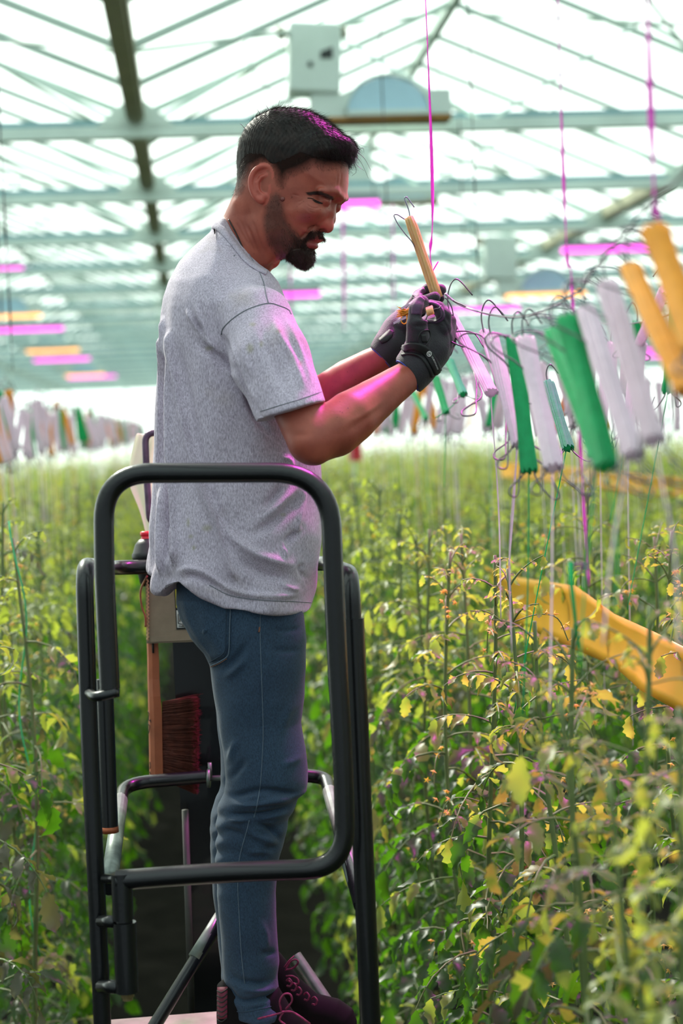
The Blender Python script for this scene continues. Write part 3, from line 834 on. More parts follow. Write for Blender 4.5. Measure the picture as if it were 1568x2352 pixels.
# foreground bobbins, first wire
fg = [  # top px, bottom px, colour, wire plane, radius, label, string end px
 ((1036, 728), (1128, 902), 'white', .50, .0115, 'white twine bobbin closest to the gloves, hanging just right of the glove', (1150, 1420)),
 ((1112, 764), (1190, 1000), 'white', .535, .0105, 'thin white twine bobbin mostly behind the second white bobbin from the gloves', (1168, 1300)),
 ((1128, 772), (1192, 1022), 'white', .50, .0115, 'second white twine bobbin to the right of the gloves', (1175, 1500)),
 ((1180, 778), (1216, 1082), 'green', .50, .0125, 'tall green twine bobbin between two white ones right of the gloves', (1200, 1640)),
 ((1205, 780), (1272, 1074), 'white', .485, .0130, 'pale lilac twine bobbin just right of the tall green one', (1262, 1640)),
 ((1272, 765), (1378, 1050), 'green', .47, .0130, 'left green bobbin of the crossed pair in the middle of the wire', (1330, 1540)),
 ((1302, 735), (1392, 1072), 'green', .45, .0135, 'right green bobbin of the crossed pair, ending lowest', (1415, 1400)),
 ((1345, 712), (1455, 1045), 'white', .47, .0125, 'blurred pale pink bobbin next to the crossed green pair', (1385, 1480)),
 ((1393, 655), (1502, 1012), 'white', .47, .0130, 'blurred pale pink bobbin left of the orange bobbins', (1560, 1500)),
 ((1447, 618), (1578, 900), 'orange', .48, .0125, 'left orange bobbin at the right edge of the photo', None),
 ((1502, 530), (1600, 800), 'orange', .47, .0145, 'large blurred orange bobbin at the right edge, highest of all', None),
 ((1258, 880), (1305, 1030), 'green', .70, .0115, 'short green bobbin tilted behind the lilac bobbin', (1180, 1640)),
 ((1032, 830), (1064, 906), 'green', .62, .0100, 'small green bobbin end below the glove', (1000, 960)),
 ((1000, 868), (1024, 948), 'green', .66, .0105, 'small green bobbin hanging left of the closest white one', (1020, 1120)),
 ((948, 900), (978, 962), 'green', .85, .0110, 'small green bobbin below the forearm', (985, 1180)),
 ((1556, 700), (1534, 900), 'green', 1.02, .0140, 'green bobbin hanging upright at the right edge of the photo', (1440, 1400)),
 ((1528, 664), (1462, 800), 'white', 1.02, .0130, 'pink-lit white bobbin leaning left behind the orange pair', None),
 ((1410, 802), (1400, 880), 'white', 1.02, .0120, 'short pink-lit bobbin behind the blurred pale pink ones', None),
 ((1440, 830), (1428, 900), 'white', 1.05, .0120, 'short pink-lit bobbin beside the green one behind the wire', None),
 ((1462, 740), (1446, 960), 'green', 1.06, .0110, 'dark green bobbin behind the blurred pale pink bobbin', (1400, 1200)),
 ((1310, 885), (1278, 985), 'salmon', 1.05, .0130, 'salmon bobbin leaning left behind the crossed green pair', None),
]
for (t_, b_, col, x, r, lab, se) in fg:
    T = ray_at(*t_, 0, x); B = ray_at(*b_, 0, x)
    bobbin(lab, T, B, col, 'twine bobbins on the near wire' if x < .6 else 'twine bobbins behind the near wire', rad=r, end=None if se is None else P(*se, np.dot(B-EYE, -RM[:, 2])+.02), string=se is not None, flip=1 if b_[0] > t_[0] else -1)
# background bobbins: a few prototypes, copied along the far wires
pro = {}
for i, (tl, az) in enumerate(((.22, 0), (.35, 2.), (-.25, .5), (.12, 1.2))):
    for col in ('green', 'white', 'salmon', 'orange'):
        pro[(i, col)] = (tl, az)
first = {}
def far_bobbin(x, y, z, i, col, lab, group):
    key = (i, col)
    top = np.array([x, y, z-.045])
    if key not in first:
        tl, az = pro[key]
        d = np.array([math.sin(tl)*math.cos(az), math.sin(tl)*math.sin(az), -math.cos(tl)])
        first[key] = bobbin(lab, top, top+d*.21, col, group, rad=.016)
        return
    copy_thing(first[key], top, None, None, lab, group)
cols = ('green', 'white', 'white', 'white', 'green', 'white', 'white', 'white', 'orange', 'salmon')
names = dict(green='green', white='pale pink', salmon='salmon', orange='orange')
def fill(x, zf, y0, y1, step, where, group):
    y = y0
    while y < y1:
        col = cols[int(rng.integers(10))]
        far_bobbin(x+rng.normal(0, .01), y, zf(y), int(rng.integers(4)), col, '%s twine bobbin %s' % (names[col], where), '%s %s' % (names[col], group))
        y += step*rng.uniform(.5, 1.5)*(1+max(0, y-6)*.06)
fill(1.02, zr, 3.4, 19, .16, 'on the blurred back wire between the forearms and the near bobbins', 'bobbins on the back wire')
fill(-.74, zl, 5.2, 24, .11, 'on the scalloped wire left of the man', 'bobbins on the left wire')
fill(2.05, zr2, 5.2, 17, .25, 'on the distant wire across the second aisle', 'bobbins on the distant right wire')
# support cords from the roof
def cord(pts, w, label, mat=M_cord, seg=40):
    p = np.array(pts); s = spline(p, max(3, seg//len(pts)))
    n = len(s); vv = []
    for i in range(n):
        a = i*.55+.4*math.sin(i*.3)
        d = np.array([math.cos(a), math.sin(a), 0])*w
        e = np.array([-math.sin(a), math.cos(a), 0])*w*.35
        vv += [s[i]+d, s[i]+e, s[i]-d, s[i]-e]
    ff = [(4*i+k, 4*i+(k+1) % 4, 4*i+4+(k+1) % 4, 4*i+4+k) for i in range(n-1) for k in range(4)]+[(3, 2, 1, 0), tuple(range(4*n-4, 4*n))]
    o = MB().add(vv, ff).build('support_cord', mat, None); return tag(o, label, 'cord', 'support cords from the roof')
def up_to_roof(p): return np.array([p[0], p[1], ZG-.1])
a = ray_at(988, 590, 0, .5); cord([up_to_roof(a)+np.array([.004, 0, 0]), ray_at(989, 300, 1, a[1]), a, ray_at(1003, 664, 1, a[1])], .0035, 'magenta-lit support cord running down to the gloved hands')
a = ray_at(1312, 640, 0, .52); cord([up_to_roof(a), ray_at(1290, 300, 1, a[1]), a, ray_at(1328, 960, 1, a[1]), ray_at(1352, 1345, 1, a[1])], .0024, 'thin magenta-lit cord down through the middle of the bobbins', seg=80)
a = ray_at(1516, 520, 0, .52); cord([up_to_roof(a), ray_at(1490, 120, 1, a[1]), a], .0036, 'magenta-lit support cord at the right edge of the photo', seg=50)
for (x, y0_, y1_, D) in ((905, 290, 900, 7.5), (1070, 240, 700, 9), (8, 330, 800, 6.5), (30, 700, 850, 5.4), (1100, 560, 700, 6)):
    a = P(x, y1_, D); cord([up_to_roof(a), a*.5+up_to_roof(a)*.5, a], .0035, 'thin blurred support cord hanging from the roof behind the man', M_wire)
for (x, y1_, D) in ((790, 760, 8), (792, 700, 10), (905, 760, 8.5), (668, 720, 9)):
    a = P(x, y1_, D); a2 = P(x-4, 470, D); cord([a2, a*.5+a2*.5, a], .006, 'blurred pink-lit cord hanging under the lamps behind the man')
# clamp with a green twine end on the middle cord
a = ray_at(1345, 1298, 1, ray_at(1312, 640, 0, .52)[1])
cl = thing('cord_clip', 'small purple clip holding green twine on the middle cord', 'clip', a)
b = MB(); b.tube([P(1312, 1297, a[1]), P(1352, 1296, a[1])], .0022, 6); b.tube([P(1314, 1306, a[1]), P(1352, 1305, a[1])], .0018, 6); b.tube([P(1340, 1293, a[1]), P(1339, 1309, a[1])], .002, 6)
b.build('clip_bars', simple('purple_plastic', srgb(120, 70, 120), .5), cl)
b = MB(); b.tube([P(1310, 1290, a[1]), P(1312, 1345, a[1]), P(1328, 1490, a[1])], [.004, .003, .002], 6); b.build('twine_end', M_tw['green'], cl)
# yellow sticky tape
M_tape = simple('yellow_sticky_tape', srgb(226, 172, 58), .35, 0, .12, 5, .2, 30, trans=.4, tcol=(.82, .62, .14, 1))
def tape(top, bot, label):
    top = np.array(top); bot = np.array(bot)
    n = len(top); k = 6; vv, ff = [], []
    for i in range(n):
        for j in range(k+1):
            t = j/k
            vv.append(top[i]*(1-t)+bot[i]*t+np.array([.012*math.sin(t*PI), .01*math.sin(t*4+i*.7), 0])*(1 if i % 2 else .4))
    for i in range(n-1):
        for j in range(k): ff.append((i*(k+1)+j, (i+1)*(k+1)+j, (i+1)*(k+1)+j+1, i*(k+1)+j+1))
    o = MB().add(vv, ff).build('sticky_tape', M_tape, None)
    md = o.modifiers.new('t', 'SOLIDIFY'); md.thickness = .0012
    return tag(o, label, 'tape', 'yellow sticky tapes')
nn_ = 16
def between(pts, n): 
    p = np.array(pts, float); t = np.linspace(0, len(p)-1, n); i = np.clip(t.astype(int), 0, len(p)-2); fr = (t-i)[:, None]
    return p[i]*(1-fr)+p[i+1]*fr
tt = between([(1110, 1298, 4.9), (1160, 1322, 4.5), (1320, 1345, 3.55), (1410, 1410, 3.2), (1500, 1450, 2.95), (1660, 1530, 2.7)], nn_)
tb = between([(1130, 1335, 4.9), (1180, 1432, 4.5), (1320, 1492, 3.55), (1410, 1530, 3.2), (1470, 1585, 2.95), (1660, 1690, 2.7)], nn_)
tape([P(*q) for q in tt], [P(*q) for q in tb], 'yellow sticky tape strip running through the plants at right')
tt = between([(1150, 1062, 9.5), (1300, 1072, 8.6), (1450, 1088, 7.8), (1660, 1100, 7)], 8); tb = tt.copy(); tb[:, 1] += np.linspace(34, 52, 8)
tape([P(*q) for q in tt], [P(*q) for q in tb], 'blurred yellow tape strip far behind the bobbins at right')
o = MB().box(P(815, 1035, 12), (.10, .02, .16)).build('row_marker', simple('red_plastic_sign', srgb(215, 30, 60), .5, 0, .05, 5), None, False)
tag(o, 'small blurred red marker board behind the elbow', 'sign')
o = MB().tube([P(815, 1042, 12.03), P(815, 1120, 12.03)], .01, 6).build('marker_stake', M_steel, None); tag(o, 'thin stake under the red marker board', 'stake')
# ------------------------------------------------------------------ sculpting tools
D0 = 2.86
S = F/D0                                              # px per metre in the man's plane
def a2c(v):                                           # sculpt units (px, px, px towards the camera) -> camera space -> world
    v = np.asarray(v, float)
    return c2w(np.stack([(v[..., 0]-CX)/S, -(v[..., 1]-CY)/S, -D0+v[..., 2]/S], -1))
def A(px, py, w):                                     # a photo point at w metres in front of the man's mid plane, in sculpt units
    k = (D0-w)/D0
    return np.array([CX+(px-CX)*k, CY+(py-CY)*k, w*S])
def surface_nets(f, org, h):
    nx, ny, nz = f.shape
    ins = f < 0
    c = [(i, j, k) for i in (0, 1) for j in (0, 1) for k in (0, 1)]
    def sl(a, o): return a[o[0]:nx-1+o[0], o[1]:ny-1+o[1], o[2]:nz-1+o[2]]
    cnt = sum(sl(ins, o).astype(np.int8) for o in c)
    act = (cnt > 0) & (cnt < 8)
    idx = np.argwhere(act)
    m = len(idx)
    vid = -np.ones(act.shape, np.int64); vid[act] = np.arange(m)
    fv = {o: f[idx[:, 0]+o[0], idx[:, 1]+o[1], idx[:, 2]+o[2]] for o in c}
    acc = np.zeros((m, 3)); num = np.zeros(m)
    for a in c:
        for ax in range(3):
            if a[ax] == 1: continue
            b = list(a); b[ax] = 1; b = tuple(b)
            fa, fb = fv[a], fv[b]
            x = (fa < 0) != (fb < 0)
            t = np.where(x, fa/np.where(x, fa-fb, 1), 0)
            p = np.tile(np.array(a, float), (m, 1)); p[:, ax] += t
            acc += p*x[:, None]; num += x
    v = (idx+acc/num[:, None])*h+np.asarray(org)
    faces = []
    for ax in range(3):
        u, w_ = (ax+1) % 3, (ax+2) % 3
        s0 = [slice(None)]*3; s1 = [slice(None)]*3
        s0[ax] = slice(0, -1); s1[ax] = slice(1, None)
        a, b = ins[tuple(s0)], ins[tuple(s1)]
        for flip, mask in ((False, a & ~b), (True, ~a & b)):
            e = np.argwhere(mask)
            lim = np.array(act.shape)
            ok = (e[:, u] > 0) & (e[:, w_] > 0) & (e[:, u] < lim[u]) & (e[:, w_] < lim[w_]) & (e[:, ax] < lim[ax])
            e = e[ok]
            q = []
            for du, dw in ((-1, -1), (0, -1), (0, 0), (-1, 0)):
                g = e.copy(); g[:, u] += du; g[:, w_] += dw
                q.append(vid[g[:, 0], g[:, 1], g[:, 2]])
            q = np.stack(q, 1)
            faces.append(q[:, ::-1] if flip else q)
    fc = np.concatenate(faces); fc = fc[(fc >= 0).all(1)]
    return v, fc[:, ::-1].copy()               # sculpt space is mirrored, so faces turn over
def smooth_mesh(v, f, it=2, lam=.5):
    n = len(v)
    e = np.concatenate([f[:, [0, 1]], f[:, [1, 2]], f[:, [2, 3]], f[:, [3, 0]]])
    e = np.concatenate([e, e[:, ::-1]])
    deg = np.bincount(e[:, 0], minlength=n)[:, None]
    for _ in range(it):
        s = np.stack([np.bincount(e[:, 0], weights=v[e[:, 1], k], minlength=n) for k in range(3)], 1)
        v = v+lam*(s/np.maximum(deg, 1)-v)
    return v
def normals(v, f):
    nrm = np.cross(v[f[:, 2]]-v[f[:, 0]], v[f[:, 3]]-v[f[:, 1]])
    out = np.zeros_like(v)
    for k in range(4):
        for ax in range(3): out[:, ax] += np.bincount(f[:, k], weights=nrm[:, ax], minlength=len(v))
    return out/(np.linalg.norm(out, axis=1, keepdims=True)+1e-12)
def normals_s(v, f): return -normals(v, f)          # outward in sculpt space
def sd_poly(poly, X, Y):                              # positive inside
    p = np.asarray(poly, float); q = np.roll(p, -1, 0)
    d = np.full(X.shape, 1e18); ins = np.zeros(X.shape, bool)
    for (ax, ay), (bx, by) in zip(p, q):
        ex, ey = bx-ax, by-ay
        wx_, wy_ = X-ax, Y-ay
        t = np.clip((wx_*ex+wy_*ey)/(ex*ex+ey*ey+1e-12), 0, 1)
        d = np.minimum(d, (wx_-t*ex)**2+(wy_-t*ey)**2)
        cnd = (ay > Y) != (by > Y)
        xi = ax+(Y-ay)*ex/(ey if ey != 0 else 1e-9)
        ins ^= cnd & (X < xi)
    return np.where(ins, 1, -1)*np.sqrt(d)
def sd_line(pts, X, Y):                               # distance to an open polyline
    p = np.asarray(pts, float); d = np.full(np.shape(X), 1e18)
    for (ax, ay), (bx, by) in zip(p[:-1], p[1:]):
        ex, ey = bx-ax, by-ay
        t = np.clip(((X-ax)*ex+(Y-ay)*ey)/(ex*ex+ey*ey+1e-12), 0, 1)
        d = np.minimum(d, (X-ax-t*ex)**2+(Y-ay-t*ey)**2)
    return np.sqrt(d)
def smin(a, b, k):
    h = np.clip(.5+.5*(b-a)/k, 0, 1)
    return b+(a-b)*h-k*h*(1-h)
def smax(a, b, k): return -smin(-a, -b, k)
def cone(X, Y, Z, a, b, ra, rb):
    a, b = np.asarray(a, float), np.asarray(b, float); e = b-a; L2 = e@e
    t = np.clip(((X-a[0])*e[0]+(Y-a[1])*e[1]+(Z-a[2])*e[2])/L2, 0, 1)
    return np.sqrt((X-a[0]-t*e[0])**2+(Y-a[1]-t*e[1])**2+(Z-a[2]-t*e[2])**2)-(ra+(rb-ra)*t)
def chain(X, Y, Z, pts, k=6):
    d = None
    for (a, ra), (b, rb) in zip(pts[:-1], pts[1:]):
        c = cone(X, Y, Z, a, b, ra, rb); d = c if d is None else smin(d, c, k)
    return d
def ell(X, Y, Z, c, r):
    q = np.sqrt(((X-c[0])/r[0])**2+((Y-c[1])/r[1])**2+((Z-c[2])/r[2])**2)
    return (q-1)*min(r)
def grid(lo, hi, h):
    ax = [np.arange(l, u+h, h) for l, u in zip(lo, hi)]
    return np.meshgrid(*ax, indexing='ij', sparse=True)
def inflate(d2, W, R, Z):
    return ((np.clip(1-d2/R, 0, None))**2+(Z/W)**2-1)*np.minimum(W, R)*.5
def interp(x, xs, ys): return np.interp(x, xs, ys)
from mathutils.bvhtree import BVHTree
def bvh_of(v, f): return BVHTree.FromPolygons([tuple(p) for p in v], [tuple(int(i) for i in q) for q in f])
def drape(bvh, pts, off):                             # photo points laid on a world-space surface seen from the camera
    out = []
    for (px, py) in pts:
        d = P(px, py, 1.0)-EYE; d /= np.linalg.norm(d)
        hit, nrm, _, _ = bvh.ray_cast(V(EYE), V(d))
        if hit is None:
            near = bvh.find_nearest(V(P(px, py, D0-.1)))
            hit, nrm = near[0], near[1]
        n = np.array(nrm); n = n*(-1 if n@d > 0 else 1)
        out.append(np.array(hit)+n*off)
    return np.array(out)
def drape_tube(bvh, pts, r, off=0., n=6, dens=6):
    return tube(drape(bvh, spline(np.array(pts, float), dens), off), r, n)
def drape_patch(bvh, rows, off):                      # rows: list of equally long px rows
    m, n = len(rows), len(rows[0])
    v = drape(bvh, [p for r in rows for p in r], off)
    f = [(i*n+j, i*n+j+1, (i+1)*n+j+1, (i+1)*n+j) for i in range(m-1) for j in range(n-1)]
    return v, f
def strip(pts, wd, k=3, dens=6):                      # px rows of a band following a polyline
    s = spline(np.array(pts, float), dens); t = np.gradient(s, axis=0); t /= np.linalg.norm(t, axis=1, keepdims=True)
    n = np.stack([-t[:, 1], t[:, 0]], 1)
    wd = np.interp(np.linspace(0, 1, len(s)), np.linspace(0, 1, len(np.atleast_1d(wd))), np.atleast_1d(wd))
    return [list(s+n*(wd*(j/(k-1)-.5))[:, None]) for j in range(k)]
def thick(o, t):
    md = o.modifiers.new('t', 'SOLIDIFY'); md.thickness = t; md.offset = 0; return o
def folds(v, f, lines, px):                           # raise or press folds along traced lines on the side facing the camera
    n = normals(v, f)
    fw = np.clip((n @ RM[:, 2])*1.6+.15, 0, 1)
    dsp = np.zeros(len(v))
    for pts, amp, wd in lines:
        s = spline(np.array(pts, float), 4)
        bb = (px[:, 0] > s[:, 0].min()-4*wd) & (px[:, 0] < s[:, 0].max()+4*wd) & (px[:, 1] > s[:, 1].min()-4*wd) & (px[:, 1] < s[:, 1].max()+4*wd)
        i = np.nonzero(bb)[0]
        d = sd_line(s, px[i, 0], px[i, 1])
        # fade towards both ends
        e0 = np.hypot(px[i, 0]-s[0, 0], px[i, 1]-s[0, 1]); e1 = np.hypot(px[i, 0]-s[-1, 0], px[i, 1]-s[-1, 1])
        ln_ = np.linalg.norm(np.diff(s, axis=0), axis=1).sum(); fl_ = min(6.5*wd, .42*ln_)
        fade = np.clip(np.minimum(e0, e1)/fl_, 0, 1); fade = fade*fade*(3-2*fade)
        dsp[i] += amp*np.exp(-(d/wd)**2)*fade
    return v+n*(dsp*fw)[:, None]/S
def wpx(v):
    c = (v-EYE) @ RM
    return np.stack([CX-F*c[:, 0]/c[:, 2], CY+F*c[:, 1]/c[:, 2]], 1)
# ------------------------------------------------------------------ the man
man = thing('person', 'bearded man in grey T-shirt and jeans standing on the trolley, winding twine', 'person', P(590, 2390, D0))
PSI = math.radians(17); CP, SPn = math.cos(PSI), math.sin(PSI); HX = 660.0
def HL(px, py, lat=0.):                               # photo point on the head -> head-local (forward, down, lateral)
    fwd = 0.
    for _ in range(5):
        w = (fwd*SPn+lat*CP)/S
        k = (D0-w)/D0
        xa, ya = CX+(px-CX)*k, CY+(py-CY)*k
        fwd = (xa-HX+lat*SPn)/CP
    return np.array([fwd, ya, lat])
def hl2a(v): return np.stack([HX+v[:, 0]*CP-v[:, 2]*SPn, v[:, 1], v[:, 0]*SPn+v[:, 2]*CP], 1)
head_prof = [(470, 575), (497, 520), (519, 497), (532, 470), (543, 446), (550, 420), (552, 390), (553, 360), (560, 327), (576, 300), (602, 277), (640, 260), (680, 258), (715, 265), (745, 282), (772, 303), (790, 330), (797, 360), (797, 390), (797, 417), (794, 440), (788, 456), (771, 468), (765, 490), (752, 512), (738, 530), (737, 545), (731, 556), (722, 560), (718, 572), (711, 580), (708, 592), (700, 602), (688, 606), (672, 600), (655, 592), (640, 598), (626, 606), (617, 622), (602, 665), (560, 720), (500, 700)]
HP = [HL(*p)[:2] for p in head_prof]
def head_field(X, Y, Z, t=0., feats=True):
    d2 = sd_poly(HP, X+0*Y, Y+0*X)
    Xb, Yb = X+0*Y, Y+0*X
    W = interp(Yb, [240, 380, 450, 500, 540, 575, 610], [93, 93, 89, 82, 72, 58, 46])
    neck = np.clip(((Yb-455)*.55-(Xb+30))/30+.3, 0, 1)
    neck = np.clip((Yb-440)/60, 0, 1)*np.clip((-20-Xb+(Yb-520)*.25)/40, 0, 1)
    W = W*(1-neck)+66*neck
    R = 108*(1-neck)+70*neck
    chin = np.clip((Yb-520)/60, 0, 1)*(1-neck)
    R = R*(1-.38*chin)
    tt = t(Xb, Yb) if callable(t) else t
    f = inflate(d2+tt, W+.75*tt, R, Z)
    if not feats: return f
    Za = np.abs(Z)
    def q(px, py, lat): 
        v = HL(px, py, 0); return np.array([v[0], v[1], lat])
    # brow, cheekbone, chin
    f = smin(f, chain(X, Y, Za, [(q(783, 455, 6), 9), (q(780, 449, 34), 9), (q(757, 452, 66), 8)], 5), 10)
    f = smin(f, ell(X, Y, Za, q(724, 497, 52), (30, 18, 26)), 24)
    # eye sockets, then lids over the eyeball
    f = smax(f, -ell(X, Y, Za, q(778, 469, 37), (15, 11, 23)), 9)
    f = smin(f, ell(X, Y, Za, q(757, 468, 38), (15, 14, 17)), 3)
    f = smin(f, chain(X, Y, Za, [(q(772, 459, 20), 4), (q(773, 456, 38), 4.5), (q(760, 460, 60), 4)], 4), 5)
    f = smax(f, -chain(X, Y, Za, [(q(773, 469, 22), 1.2), (q(776, 470, 38), 1.6), (q(760, 467, 56), 1.2)], 2), 2.0)
    f = smax(f, -chain(X, Y, Za, [(q(768, 484, 24), 1.5), (q(766, 488, 40), 2), (q(752, 483, 58), 1.5)], 2), 4)
    # nose
    n_ = chain(X, Y, Z, [(q(759, 462, 0), 10), (q(756, 490, 0), 10.5), (q(752, 518, 0), 13), (q(752, 522, 0), 13)], 6)
    f = smin(f, n_, 9)
    f = smin(f, ell(X, Y, Za, q(739, 516, 14), (16, 12, 10)), 6)
    f = smax(f, -ell(X, Y, Za, q(744, 531, 9), (8, 5, 5)), 3)
    # lips and mouth line
    f = smin(f, ell(X, Y, Z, q(728, 549, 0), (14, 6.5, 26)), 4)
    f = smin(f, ell(X, Y, Z, q(716, 565, 0), (14, 7.5, 23)), 4)
    f = smax(f, -chain(X, Y, Za, [(q(741, 557, 0), 2.2), (q(733, 556, 14), 2), (q(714, 555, 30), 1.6)], 2), 2.5)
    f = smin(f, ell(X, Y, Z, q(692, 588, 0), (20, 17, 26)), 10)
    # nasolabial fold
    f = smax(f, -chain(X, Y, Za, [(q(733, 514, 26), 2), (q(720, 533, 36), 2.5), (q(706, 552, 40), 2)], 2), 8)
    # jaw corner and neck tendon
    f = smin(f, ell(X, Y, Za, q(628, 530, 58), (26, 30, 16)), 20)
    for (a, b) in (((592, 478), (622, 600)), ((566, 480), (608, 590))):
        A1, B1 = HL(*a, 0), HL(*b, 0)
        f = smin(f, cone(X, Y, Za, (A1[0], A1[1], 50), (B1[0], B1[1], 26), 9, 8), 16)
    return f
def ear_field(X, Y, Z):
    def e(px, py, lat):
        return HL(px, py, lat)
    c = e(601, 424, 88)
    up = np.array([.10, -1, 0]); up /= np.linalg.norm(up)
    fwd = np.array([.94, .094, -.30]); fwd /= np.linalg.norm(fwd); nn = np.cross(fwd, up); nn = nn*(1 if nn[2] > 0 else -1)
    dx, dy, dz = X-c[0], Y-c[1], Z-c[2]
    u = dx*fwd[0]+dy*fwd[1]+dz*fwd[2]; v = dx*up[0]+dy*up[1]+dz*up[2]; w = dx*nn[0]+dy*nn[1]+dz*nn[2]
    plate = (np.sqrt((u/25)**2+(v/40)**2+(w/6.5)**2)-1)*6.5
    root = (np.sqrt(((u-14)/17)**2+((v+2)/30)**2+((w+10)/13)**2)-1)*13
    f = smin(plate, root, 8)
    f = smax(f, -(np.sqrt(((u-8)/13)**2+((v+3)/19)**2+((w-5)/12)**2)-1)*12, 3)
    f = smax(f, -(np.sqrt(((u-1)/17)**2+((v-12)/20)**2+((w-7)/8)**2)-1)*8, 3)
    rim = [(25, 14), (24, 27), (13, 39), (-3, 40), (-17, 31), (-25, 14), (-24, -6), (-16, -24), (-5, -35), (4, -38)]
    rim = spline(np.array(rim, float), 3)
    P3 = [c+fwd*a+up*b+nn*3.5 for a, b in rim]
    f = smin(f, chain(X, Y, Z, [(p, 5.2) for p in P3], 3), 2.5)
    f = smin(f, cone(X, Y, Z, c+fwd*2+up*-32+nn*1, c+fwd*7+up*-27+nn*1, 8, 7), 5)
    an = [(10, 22), (-3, 16), (-11, 2), (-8, -14), (2, -22)]
    f = smin(f, chain(X, Y, Z, [(c+fwd*a+up*b+nn*2.5, 3.6) for a, b in an], 3), 3)
    f = smin(f, cone(X, Y, Z, c+fwd*20+up*-2+nn*1, c+fwd*20+up*-12+nn*1, 5.5, 5), 4)
    return f
h = 1.95
X, Y, Z = grid((-190, 232, -112), (160, 715, 112), h)
f = smin(head_field(X, Y, Z), ear_field(X, Y, Z), 3)
# the far ear mirrors the near one
lo = (-190, 232, -112)
v_head, f_head = surface_nets(f, lo, h)
v_head = smooth_mesh(v_head, f_head, 2, .4)
hl_head = v_head.copy()
v_head = a2c(hl2a(v_head))
f0 = None
# arms
SH_N, EL_N, WR_N = A(592, 750, .12), A(716, 1012, .245), A(946, 858, .110)
SH_F, EL_F, WR_F = A(590, 750, -.12), A(672, 985, -.215), A(884, 817, -.015)
h = 3.0
allp = np.array([SH_N, EL_N, WR_N, SH_F, EL_F, WR_F])
lo = allp.min(0)-85; hi = allp.max(0)+85
X, Y, Z = grid(lo, hi, h)
near = chain(X, Y, Z, [(SH_N, 50), (A(648, 860, .190), 54), (A(698, 975, .232), 51), (EL_N, 50)], 2)
near = smin(near, chain(X, Y, Z, [(A(716, 1012, .245), 50), (A(768, 988, .225), 58), (A(806, 958, .205), 57), (A(858, 920, .170), 47), (A(908, 884, .138), 39), (WR_N, 34), (A(962, 838, .105), 33)], 2), 10)
near = smin(near, ell(X, Y, Z, A(724, 1046, .258), (24, 20, 22)), 12)
far = chain(X, Y, Z, [(SH_F, 50), (A(635, 865, -.185), 52), (EL_F, 50)], 2)
far = smin(far, chain(X, Y, Z, [(EL_F, 50), (A(745, 912, -.165), 54), (A(800, 868, -.105), 45), (A(850, 836, -.05), 36), (WR_F, 31), (A(905, 798, -.01), 30)], 2), 10)
f = np.minimum(near, far)
# torso core under the shirt keeps the body one surface
core = ell(X, Y, Z, A(556, 770, 0), (100, 95, 150))
f = smin(f, core, 20)
v_arm, f_arm = surface_nets(f, lo, h); v_arm = a2c(smooth_mesh(v_arm, f_arm, 26, .55))
v_body = np.concatenate([v_head, v_arm]); f_body = np.concatenate([f_head, f_arm+len(v_head)])
pxb = wpx(v_body)
face_lines = [([(690, 452), (680, 448), (668, 446)], -1.2, 1.6), ([(704, 452), (716, 451), (730, 455), (745, 461)], -1.8, 1.8), ([(702, 466), (712, 475), (726, 478), (738, 474)], -1.6, 1.7), ([(698, 473), (710, 485), (724, 489)], -1.3, 1.8), ([(722, 512), (726, 520), (736, 522)], -2.4, 2.2), ([(724, 520), (712, 534), (703, 548)], -2.2, 3), ([(660, 470), (672, 500), (684, 520)], 2.5, 9), ([(784, 392), (783, 410), (779, 432)], -1.5, 2.2), ([(776, 396), (774, 416), (771, 436)], -1.2, 2.0),
              ([(560, 505), (578, 545), (597, 590)], -2.6, 4), ([(577, 500), (592, 545), (606, 585)], -2.2, 3.5), ([(548, 500), (566, 540), (588, 585)], -1.8, 3), ([(538, 505), (556, 538), (575, 570)], -1.2, 3),
              ([(697, 456), (690, 462), (680, 464)], -1, 1.6), ([(696, 462), (690, 470), (683, 474)], -1, 1.6), ([(700, 470), (712, 481), (730, 482)], -1.4, 2),
              ([(760, 1010), (830, 970), (900, 915)], -2, 10), ([(640, 990), (690, 1000), (735, 990)], -2, 9),
              ([(790, 975), (840, 950), (890, 915)], 1.5, 6)]
v_body = folds(v_body, f_body, face_lines, pxb)
M_skin, nt, out = newmat('tanned_skin')
b = N(nt, 'ShaderNodeBsdfPrincipled', Roughness=.46); b.inputs['Specular IOR Level'].default_value = .4
n1 = noise(nt, 26, 4); n2 = noise(nt, 190, 2)
r1 = ramp(nt, n1.outputs['Fac'], [(.3, srgb(142, 69, 56)[:3]), (.7, srgb(168, 87, 69)[:3])])
vo = nt.nodes.new('ShaderNodeTexVoronoi'); vo.inputs['Scale'].default_value = 75
tc = nt.nodes.new('ShaderNodeTexCoord'); L(nt, tc.outputs['Object'], vo.inputs['Vector'])
r2 = ramp(nt, vo.outputs['Distance'], [(.05, (.42, .30, .28)), (.13, (1, 1, 1))])
wn = noise(nt, 12, 1); r3 = ramp(nt, wn.outputs['Fac'], [(.5, (0, 0, 0)), (.62, (1, 1, 1))])
m1 = N(nt, 'ShaderNodeMix', data_type='RGBA', blend_type='MULTIPLY')
L(nt, r3.outputs[0], m1.inputs[0]); L(nt, r1.outputs[0], m1.inputs[6]); L(nt, r2.outputs[0], m1.inputs[7])
def attr_mix(nt, prev, name, col):
    at = nt.nodes.new('ShaderNodeAttribute'); at.attribute_name = name
    m = N(nt, 'ShaderNodeMix', data_type='RGBA'); m.inputs[7].default_value = col
    L(nt, at.outputs['Fac'], m.inputs[0]); L(nt, prev, m.inputs[6]); return m.outputs[2]
c_ = attr_mix(nt, m1.outputs[2], 'scalp', srgb(26, 20, 18))
c_ = attr_mix(nt, c_, 'stubble', srgb(62, 37, 30))
